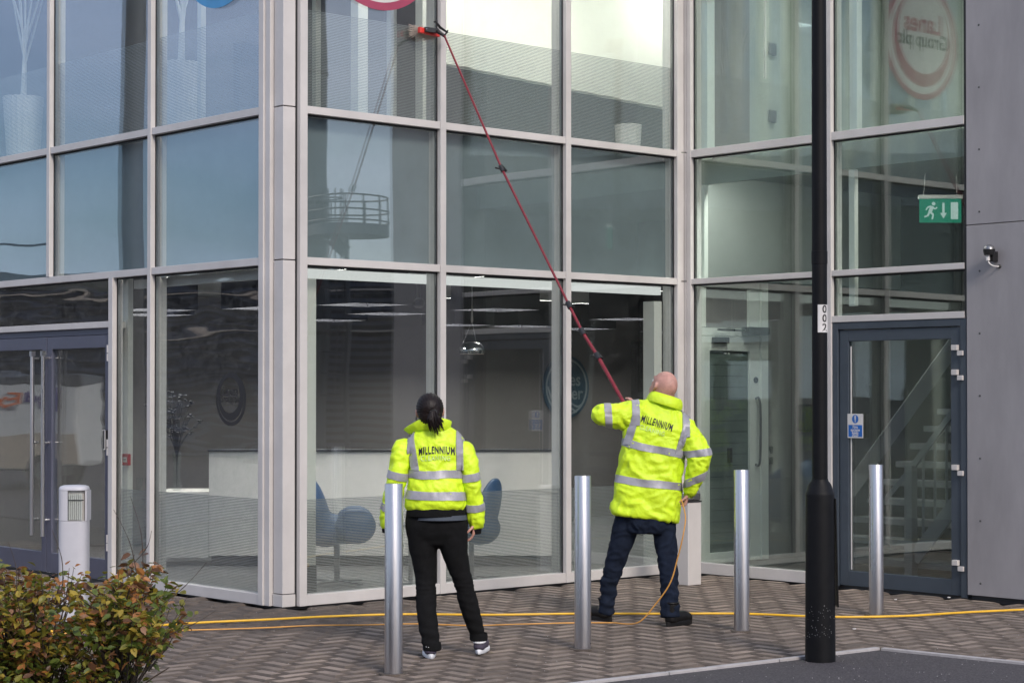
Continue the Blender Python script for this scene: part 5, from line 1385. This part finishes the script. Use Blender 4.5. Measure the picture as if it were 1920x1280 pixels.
print_text(jall, 'MILLENNIUM', 0.070, M['text_k'], jo, (mx_(1229.5), mz(793)), math.radians(-17.5), arc=0.0, bold=0.0013, wid=0.225)
print_text(jall, 'CLEANING', 0.045, M['text_f'], jo, (mx_(1220), mz(806)), math.radians(-17.5), bold=0.0005, wid=0.18)
# thick folded collar
cs = MB()
ct = math.radians(17)
cA = Vector((math.cos(ct), 0, -math.sin(ct))); cU = Vector((math.sin(ct), 0, math.cos(ct)))
cc = Vector((mx_(1246), 0.0, mz(753)))
secs = []
for k in range(40):
    a = 2*PI*k/40; d = cA*math.cos(a) + Vector((0, 1, 0))*math.sin(a)
    wv = 0.004*math.sin(5*a+1)
    sec = []
    for j in range(12):
        b = 2*PI*j/12
        sec.append(cc + d*((0.112 if True else 0) + 0.018*math.cos(b) + wv - 0.012*math.sin(b)) + cU*(0.012 + 0.040*math.sin(b)))
    secs.append(sec)
cs.rings(secs + [secs[0]], cap=False); me_ = cs.build('collar', M['hivis'], jo, smooth=True)
M['stubble'] = mat('cropped_hair', (0.33, 0.17, 0.13), 0.8, 0, 0.25, 60, 0.001, 250)
s = MB(); s.ell(fM(0, -0.030, -0.030), 0.0785, 0.092, 0.070, 28, 14, rot=RM); s.build('cropped_hair', M['stubble'], mo, smooth=True)
# ring on the right hand, sleeve cuff
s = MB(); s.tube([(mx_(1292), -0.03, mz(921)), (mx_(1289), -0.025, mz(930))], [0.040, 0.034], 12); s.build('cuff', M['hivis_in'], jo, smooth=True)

# ------------------------------------------------------------------ water-fed pole and brush
Xb, tb_ = onY(803, -0.11)
bc = Vector((Xb, -0.11, zat(57, tb_)))
wp = thing('water_fed_pole', 'long maroon telescopic cleaning pole with a red brush held against the first-floor glass', 'cleaning pole', (0, 0, 0))
path = [P(833, 66, tb_ - 0.12), P(941, 316, 15.24), P(1067, 572, 14.72), P(1092, 622, 14.6), P(1121, 668, 14.5), P(1168, 752, 14.28), P(1190, 795, 14.2)]
rad = [0.0075, 0.0095, 0.0115, 0.0130, 0.0145, 0.0160, 0.0160]
for i in range(len(path) - 1):
    s = MB(); a, b = path[i], path[i+1]
    s.tube([a, b], [rad[i+1]*0.86 if i == 0 else rad[i], rad[i+1] if i == 0 else rad[i]*1.0], 14); s.build('pole_section', M['pole'], wp, smooth=True)
for i in (1, 2, 3, 4):
    s = MB(); t = (path[i+1] - path[i]).normalized(); c_ = path[i]; sd = Vector((RX, RY, 0))
    s.tube([c_ - t*0.028, c_ + t*0.028], rad[i] + 0.009, 14)
    s.tube([c_ - sd*0.015, c_ - sd*0.045 - t*0.01], 0.007, 8, rounded=True)
    s.bar(c_ + sd*0.012 - t*0.02, c_ + sd*0.026 + t*0.025, 0.012, 0.02)
    s.build('clamp', M['blackplastic'], wp, smooth=True)
kx = 15.9/FOC/0.775
bx0, bx1 = bc.x - 0.105, bc.x + 0.13
s = MB(); s.prism([(-0.095, -0.024), (0.115, -0.036), (0.115, -0.004), (-0.095, 0.024)], 0.035, lambda u, v, q: Vector((bc.x+u, bc.y-0.01+q, bc.z+v))); s.build('brush_block', M['red'], wp, bevel=0.004)
s = MB(); rg = random.Random(9)
for i in range(420):
    u = rg.uniform(-0.10, 0.115); v = rg.uniform(-0.030, 0.026)*1.0 - 0.035*(u)*0.3
    d = Vector((rg.uniform(-0.02, 0.02) - (0.045*rg.random() if u < -0.06 else 0), 0.072, rg.uniform(-0.02, 0.02) + v*1.1))
    p0 = Vector((bc.x+u, bc.y+0.026, bc.z+v*0.8)); s.bar(p0, p0 + d, 0.0018, 0.0018)
s.build('bristles', mat('pale_bristles', (0.55, 0.45, 0.38), 0.7), wp)
s = MB(); top = path[0]
s.bar(bc + Vector((-0.055, -0.02, 0.005)), bc + Vector((0.06, -0.05, 0.0)), 0.03, 0.036); s.tube([bc + Vector((0.05, -0.05, 0.0)), top], [0.018, 0.014], 10)
s.tube([bc + Vector((0.035, -0.05, 0.075)), bc + Vector((0.075, -0.06, 0.03)), bc + Vector((0.15, -0.06, 0.0))], [0.008, 0.012, 0.008], 8, rounded=True)
s.tube([bc + Vector((0.02, -0.05, 0.07)), bc + Vector((0.05, -0.05, 0.08))], 0.007, 8, rounded=True)
s.tube([bc + Vector((0.13, -0.06, -0.02)), bc + Vector((0.155, -0.06, 0.015))], 0.007, 8, rounded=True)
s.build('swivel_joint', M['blackplastic'], wp, smooth=True)
s = MB(); s.ell(bc + Vector((-0.052, -0.042, 0.004)), 0.007, 0.005, 0.007, 8, 6); s.build('bolt', M['chrome'], wp)

# ================================================================== beech bush in the foreground
leaf_cols = [((0.10, 0.135, 0.022), 'green'), ((0.20, 0.185, 0.028), 'olive'), ((0.34, 0.25, 0.035), 'yellow'), ((0.32, 0.13, 0.035), 'orange'), ((0.12, 0.055, 0.025), 'brown'), ((0.30, 0.16, 0.09), 'peach')]
leaf_w = [0.24, 0.29, 0.16, 0.14, 0.12, 0.05]
LM = []
for c_, n_ in leaf_cols:
    m = mat('leaf_' + n_, c_, 0.45, 0, 0.35, 30, 0.0008, 90)
    nt = m.node_tree; b = nt.nodes['Principled BSDF']
    tl = nt.nodes.new('ShaderNodeBsdfTranslucent'); tl.inputs[0].default_value = (*[min(1, q*1.5) for q in c_], 1)
    mi = nt.nodes.new('ShaderNodeMixShader'); mi.inputs[0].default_value = 0.3
    nt.links.new(b.outputs[0], mi.inputs[1]); nt.links.new(tl.outputs[0], mi.inputs[2]); nt.links.new(mi.outputs[0], nt.nodes['Material Output'].inputs[0])
    LM.append(m)
def leaf_geo(k):
    rg = random.Random(k); n = 5; v = []; f = []
    cur = rg.uniform(-0.5, 0.5); cup = rg.uniform(0.1, 0.5)
    for i in range(n + 1):
        t = i/n; w = 0.29*math.sin(PI*(t**0.8))*(1.0 if 0 < i < n else 0.05) + 0.01
        wv = 0.03*(i % 2)
        z = cur*t*t*0.5
        v += [(-w - wv, t, z + cup*w), (0, t, z), (w + wv, t, z + cup*w)]
    for i in range(n):
        a = i*3; f += [(a, a+1, a+4, a+3), (a+1, a+2, a+5, a+4)]
    return v, f
LG = [leaf_geo(k) for k in range(6)]
bp = P(120, 0, 9.3); bp.z = 0
bush = thing('beech_bush', 'low bushy beech hedge plant turning autumn orange in the left foreground', 'bush', bp, YAW)
rg = random.Random(21)
LSET = []
br = MB()
# crown made of many shoots; local x right, y away
cent = Vector((-0.06, 0.0, 0.45))
def inside(x, y, z):
    # outline of the crown as seen in the photograph (local x in metres, top heights)
    if x > 0.62 or x < -1.5: return False
    prof_ = [(-1.5, 0.88), (-0.9, 0.90), (-0.42, 0.84), (-0.31, 0.86), (-0.20, 0.80), (-0.05, 0.82), (0.16, 0.84), (0.24, 0.80), (0.31, 0.88), (0.40, 0.87), (0.47, 0.78), (0.56, 0.68), (0.61, 0.58), (0.62, 0.42)]
    for (xa, ha), (xb, hb) in zip(prof_, prof_[1:]):
        if xa <= x <= xb:
            h_ = ha + (hb-ha)*(x-xa)/(xb-xa); break
    else: return False
    hy = h_*(1 - 0.18*(abs(y)/0.5)**2)
    if x > 0.36 and z < 0.34 + 0.9*(x-0.36) : return False
    return z < hy and abs(y) < 0.5 and z > 0.12
tips = []
trunks = [(-1.2, 0.0), (-0.8, 0.1), (-0.45, -0.1), (-0.1, 0.05), (0.28, 0.0), (0.30, -0.08), (-0.25, 0.12)]
tries = 0
while len(tips) < 1700 and tries < 40000:
    tries += 1
    x, y, z = rg.uniform(-1.5, 0.63), rg.uniform(-0.5, 0.5), rg.uniform(0.15, 0.95)
    if not inside(x, y, z): continue
    if z < 0.35 and y > 0.2 and rg.random() < 0.5: continue
    if mnoise.noise(Vector((x*3.3+4, y*3.3, z*3.8))) < -0.36: continue
    tips.append(Vector((x, y, z)))
for tpt in tips:
    tr_ = min(trunks, key=lambda q: abs(q[0]-tpt.x) + abs(q[1]-tpt.y)*0.5)
    base = Vector((tr_[0] + (tpt.x-tr_[0])*0.35, tr_[1] + (tpt.y-tr_[1])*0.35, max(0.1, tpt.z*0.55)))
    d = (tpt - base); mid = base + d*0.55 + Vector((rg.uniform(-1, 1), rg.uniform(-1, 1), rg.uniform(-.5, .5)))*0.03
    if rg.random() < 0.6: br.tube([base, mid, tpt], [0.004, 0.003, 0.0015], 4)
    n_ = rg.randint(6, 11)
    top_ = tpt.z > 0.72 or tpt.x > 0.5
    for j in range(n_):
        q_ = rg.random()**0.7; p = mid + (tpt - mid)*q_*1.12 + Vector((rg.uniform(-1, 1), rg.uniform(-1, 1), rg.uniform(-1, 1)))*0.02
        az = rg.uniform(0, 2*PI); el = rg.uniform(-0.9, 0.7)
        wts = list(leaf_w)
        if top_ and tpt.x < 0.45: wts = [0.08, 0.22, 0.20, 0.20, 0.20, 0.10]
        elif tpt.z < 0.45: wts = [0.42, 0.26, 0.08, 0.10, 0.12, 0.02]
        LSET.append((p, az, el, rg.uniform(-0.8, 0.8), rg.uniform(0.030, 0.056), rg.choices(range(6), [w_*(3.0 if k_ == int(abs(mnoise.noise(tpt*3.2 + Vector((9, 2, 5))))*14) % 6 else 0.8) for k_, w_ in enumerate(wts)])[0], rg.randrange(6)))
for tx_, ty_ in trunks:
    br.tube(subdiv_pts([(tx_, ty_, -0.02), (tx_+0.02, ty_, 0.2), (tx_-0.01, ty_+0.02, 0.45), (tx_+0.02, ty_, 0.62)], 3), [0.017]*3+[0.014]*3+[0.010]*3+[0.006], 7)
    for k in range(6):
        a = rg.uniform(0, 2*PI); z = 0.15 + 0.08*k
        br.tube(subdiv_pts([(tx_, ty_, z), (tx_+0.1*math.cos(a), ty_+0.1*math.sin(a), z+0.12), (tx_+0.22*math.cos(a), ty_+0.22*math.sin(a), z+0.2)], 3), [0.007]*3+[0.004]*3+[0.002], 5)
for sx0, sz0, ex, ez in ((0.37, 0.80, 0.26, 1.10), (0.40, 0.82, 0.34, 1.16), (-0.2, 0.7, -0.24, 0.95), (0.02, 0.74, -0.03, 1.0), (0.45, 0.62, 0.70, 0.85), (0.5, 0.5, 0.74, 0.62), (0.36, 0.85, 0.44, 1.0)):
    br.tube(subdiv_pts([(sx0, -0.1, sz0), ((sx0+ex)/2+0.02, -0.1, (sz0+ez)/2), (ex, -0.1, ez)], 4), [0.0022]*5+[0.0012]*4, 4)
br.build('branches', mat('beech_bark', (0.055, 0.040, 0.030), 0.8, 0, 0.3, 30), bush)
lmesh = {}
LSET.sort(key=lambda q: q[0].y + 0.0*q[0].x if q[0].x > -0.72 and q[0].z > 0.30 else 9)
rest = [MB() for _ in LM]
for n_, (p, az, el, roll, sz, ci, gi) in enumerate(LSET):
    Mt = Matrix.Rotation(az, 3, 'Z') @ Matrix.Rotation(el, 3, 'X') @ Matrix.Rotation(roll, 3, 'Y')
    if n_ < 300:
        if (ci, gi) not in lmesh:
            mm = MB(); mm.add(*LG[gi]); lmesh[ci, gi] = mm.mesh('leaf', LM[ci], True)
        o = mesh_obj('leaf', lmesh[ci, gi], bush); o.location = p; o.rotation_euler = Mt.to_euler(); o.scale = (sz, sz, sz)
    else: rest[0].add([p + Mt @ (Vector(v)*sz) for v in LG[gi][0]], LG[gi][1], ci)
o = rest[0].build('foliage', LM, bush, smooth=True, fix=False); o['kind'] = 'stuff'

# ================================================================== what stands behind the camera and shows in the glass
def mir(p, plane):       # real place of something seen mirrored in the left (A) or right (B) face
    p = Vector(p)
    if plane == 'A': p.x = -p.x
    else: p.y = -p.y
    return p
def facade(plane, px0, px1, t, py_top, name, label, cat, z_top=None):
    a = mir(P(px0, 0, t), plane); b = mir(P(px1, 0, t), plane); a.z = b.z = 0
    if (plane == 'A'): a, b = b, a
    L_ = (b - a).length; rot = math.atan2(b.y-a.y, b.x-a.x)
    r = thing(name, label, cat, a, rot); H = z_top or zat(py_top, t)
    return r, L_, H
# corrugated warehouse reflected in the left face
for plane, a_, b_, t_, py_, lab in (('A', -500, 620, 55, 540, 'long navy corrugated warehouse reflected in the left glass face'), ('B', 480, 1500, 60, 530, 'long navy corrugated warehouse reflected in the right glass face')):
    r, L_, H = facade(plane, a_, b_, t_, py_, 'warehouse', lab, 'warehouse')
    # local y: which side faces the glass?  build corrugation on both sides
    s = MB(); s.box(0, L_, -4, 4, 0, H-0.1); s.build('wall', M['navy_clad'], r)
    n = int(H/0.22); s = MB()
    for side_ in (-4.03, 4.0):
        for i in range(n): s.box(0, L_, side_-0.05, side_+0.08, 0.22*i+0.02, 0.22*i+0.12)
    o = s.build('corrugation', M['navy_dark'], r)
    s = MB(); s.box(-0.1, L_+0.1, -4.15, 4.15, H-0.1, H+0.15); s.build('roof_edge', M['navy_dark'], r)
    for z in ((H-0.45), (H*0.68)):
        s = MB(); s.box(-0.05, L_+0.05, -4.2, 4.2, z, z+0.05); s.build('trim_rail', M['trim_pale'], r)
# grey street column reflected as the dark round post in the left face
cp_ = mir(P(243, 0, 21.5), 'A'); cp_.z = 0
gc = thing('grey_column', 'tall grey steel column reflected in the left glass face', 'column', cp_)
s = MB(); s.lathe([(0.135, 0), (0.132, 8.5), (0.0, 8.5)], n=32); s.build('shaft', mat('column_grey', (0.14, 0.14, 0.145), 0.5, 0.1, 0.15, 3), gc, smooth=True)
s = MB(); s.lathe([(0.20, 0), (0.20, 0.03), (0.14, 0.05)], n=24); s.build('base_plate', M['steel_dk'], gc)
# delivery van reflected in the entrance doors
va = mir(P(172, 0, 34), 'A'); vb = mir(P(-190, 0, 34), 'A'); va.z = vb.z = 0
rot = math.atan2(vb.y-va.y, vb.x-va.x); Lv = (vb-va).length
# find the side that faces the glass
nloc = Vector((-math.sin(rot), math.cos(rot), 0)); toglass = (Vector((0, 3.5, 0)) - va)
sg = 1 if nloc.dot(toglass) > 0 else -1
van = thing('delivery_van', 'white delivery van with FedEx lettering reflected in the entrance doors', 'van', va, rot)
zt = zat(703, 34)
s = MB(); s.box(0, Lv-0.9, -0.9, 0.9, 0.35, zt); s.build('body', M['white'], van, bevel=0.06)
s = MB(); s.prism([(Lv-0.89, 0.35), (Lv-0.02, 0.35), (Lv-0.02, 1.05), (Lv-0.45, zt-0.1), (Lv-0.89, zt-0.02)], 1.7, lambda u, v, q: Vector((u, -0.85+q, v))); s.build('cab', M['white'], van, bevel=0.04)
s = MB(); s.box(0.05, Lv-0.95, -0.915, 0.915, 0.38, 0.95); s.build('side_panel', M['beige'], van)
s = MB(); s.box(-0.005, Lv-0.92, -0.91, 0.91, zt-0.18, zt+0.03); s.build('roof', M['steel_dk'], van, bevel=0.03)
for x in (0.6, Lv-0.7):
    for yy in (-0.92, 0.72):
        s = MB(); s.lathe([(0.30, 0), (0.32, 0.02), (0.32, 0.18), (0.30, 0.2)], n=24); s.v = [(x+a, yy+c, 0.32+b) for a, b, c in s.v]; w_ = s.build('wheel', M['blackplastic'], van)
        s = MB(); s.lathe([(0.16, -0.01), (0.16, 0.21)], n=16); s.v = [(x+a, yy+c, 0.32+b) for a, b, c in s.v]; s.build('rim', M['steel_dk'], w_)
m_or = mat('lettering_orange', (0.75, 0.16, 0.03), 0.5); m_pu = mat('lettering_purple', (0.07, 0.03, 0.20), 0.5)
for word, m__, cx in (('Fed', m_pu, -0.27), ('Ex', m_or, 0.32)):
    txt = text_mesh(word, 0.46, m__, 0.012)
    for v in txt.vertices:
        u, w__ = v.co.x + cx, v.co.y
        v.co = Vector(((0.92 - sg*u*1.0) , sg*0.925, zt - 0.42 + w__))
    mesh_obj('lettering', txt, van)
# silo tower with a railed platform reflected in the right face
sp = mir(P(575, 0, 45), 'B'); sp.z = 0
rad_ = (616-575)/FOC*45
sl_ = thing('steel_silo', 'tall dark steel silo reflected at the left edge of the right glass face', 'silo', sp)
s = MB(); s.lathe([(rad_, 0), (rad_, 15), (0.0, 15.6)], n=48); s.build('shell', M['tower'], sl_, smooth=True)
for z in (3, 6, 9, 12): s = MB(); s.lathe([(rad_+0.02, z), (rad_+0.02, z+0.08)], n=48); s.build('hoop', M['navy_dark'], sl_)
gp_ = mir(P(655, 0, 44.5), 'B'); gp_.z = 0
gt = thing('access_gantry', 'railed round access platform with a caged ladder reflected in the right glass face', 'gantry', gp_)
zf, zr = zat(425, 44.5), zat(372, 44.5); R_ = 0.95
s = MB(); s.lathe([(R_, zf-0.25), (R_, zf), (0.0, zf)], n=32); s.build('platform', M['rail'], gt)
for z in (zr, (zf+zr)/2, zf+0.08):
    s = MB(); s.tube([(R_*math.cos(a), R_*math.sin(a), z) for a in [2*PI*k/32 for k in range(33)]], 0.022, 6); s.build('rail', M['rail'], gt)
for k in range(14):
    a = 2*PI*k/14; s = MB(); s.tube([(R_*math.cos(a), R_*math.sin(a), zf), (R_*math.cos(a), R_*math.sin(a), zr)], 0.02, 5); s.build('rail_post', M['rail'], gt)
lx = mir(P(625, 0, 44.5), 'B') - gp_
for k in range(10):
    a = 2*PI*k/10; s = MB(); s.tube([(lx.x+0.28*math.cos(a), lx.y+0.28*math.sin(a), 1.5), (lx.x+0.28*math.cos(a), lx.y+0.28*math.sin(a), zr+0.2)], 0.016, 5); s.build('ladder_bar', M['rail'], gt)
for i in range(12):
    z = 1.6+0.5*i; s = MB(); s.tube([(lx.x+0.28*math.cos(a), lx.y+0.28*math.sin(a), z) for a in [2*PI*k/16 for k in range(17)]], 0.016, 5)
    if z < zr+0.2: s.build('ladder_hoop', M['rail'], gt)
s = MB(); s.tube([(0, 0, 0), (0, 0, zf-0.25)], 0.06, 10); s.bar((0, 0, zf-0.6), (lx.x, lx.y, zf-0.3), 0.06, 0.3); s.build('support', M['rail'], gt)
# overhead cable reflected at the far left
q0 = mir(P(-300, 462, 50), 'A'); q1 = mir(P(92, 456, 48), 'A')
s = MB(); s.tube([q0, (q0+q1)/2 - Vector((0, 0, 0.1)), q1], 0.03, 5); tag(s.build('overhead_cable', M['navy_dark']), 'thin dark overhead cable reflected at the far left of the glass', 'cable')

# long brick shed far behind the camera, closing the view that the glass mirrors twice
sh = thing('brick_shed', 'long dark brick industrial shed across the car park, seen only in double reflections', 'building', (-44, -52, 0), math.radians(-44))
M['brick'] = mat('dark_brick', (0.075, 0.06, 0.055), 0.9, 0, 0.25, 4)
s = MB(); s.box(-45, 45, -6, 6, 0, 9.5); s.build('wall', M['brick'], sh)
s = MB(); s.prism([(-6.3, 9.5), (6.3, 9.5), (0, 12.5)], 91, lambda u, v, q: Vector((-45.5+q, u, v))); s.build('roof', M['navy_clad'], sh)
for i in range(15):
    s = MB(); s.box(-42+6*i, -39+6*i, 6.0, 6.06, 3.0, 6.0); w_ = s.build('window', M['navy_dark'], sh)
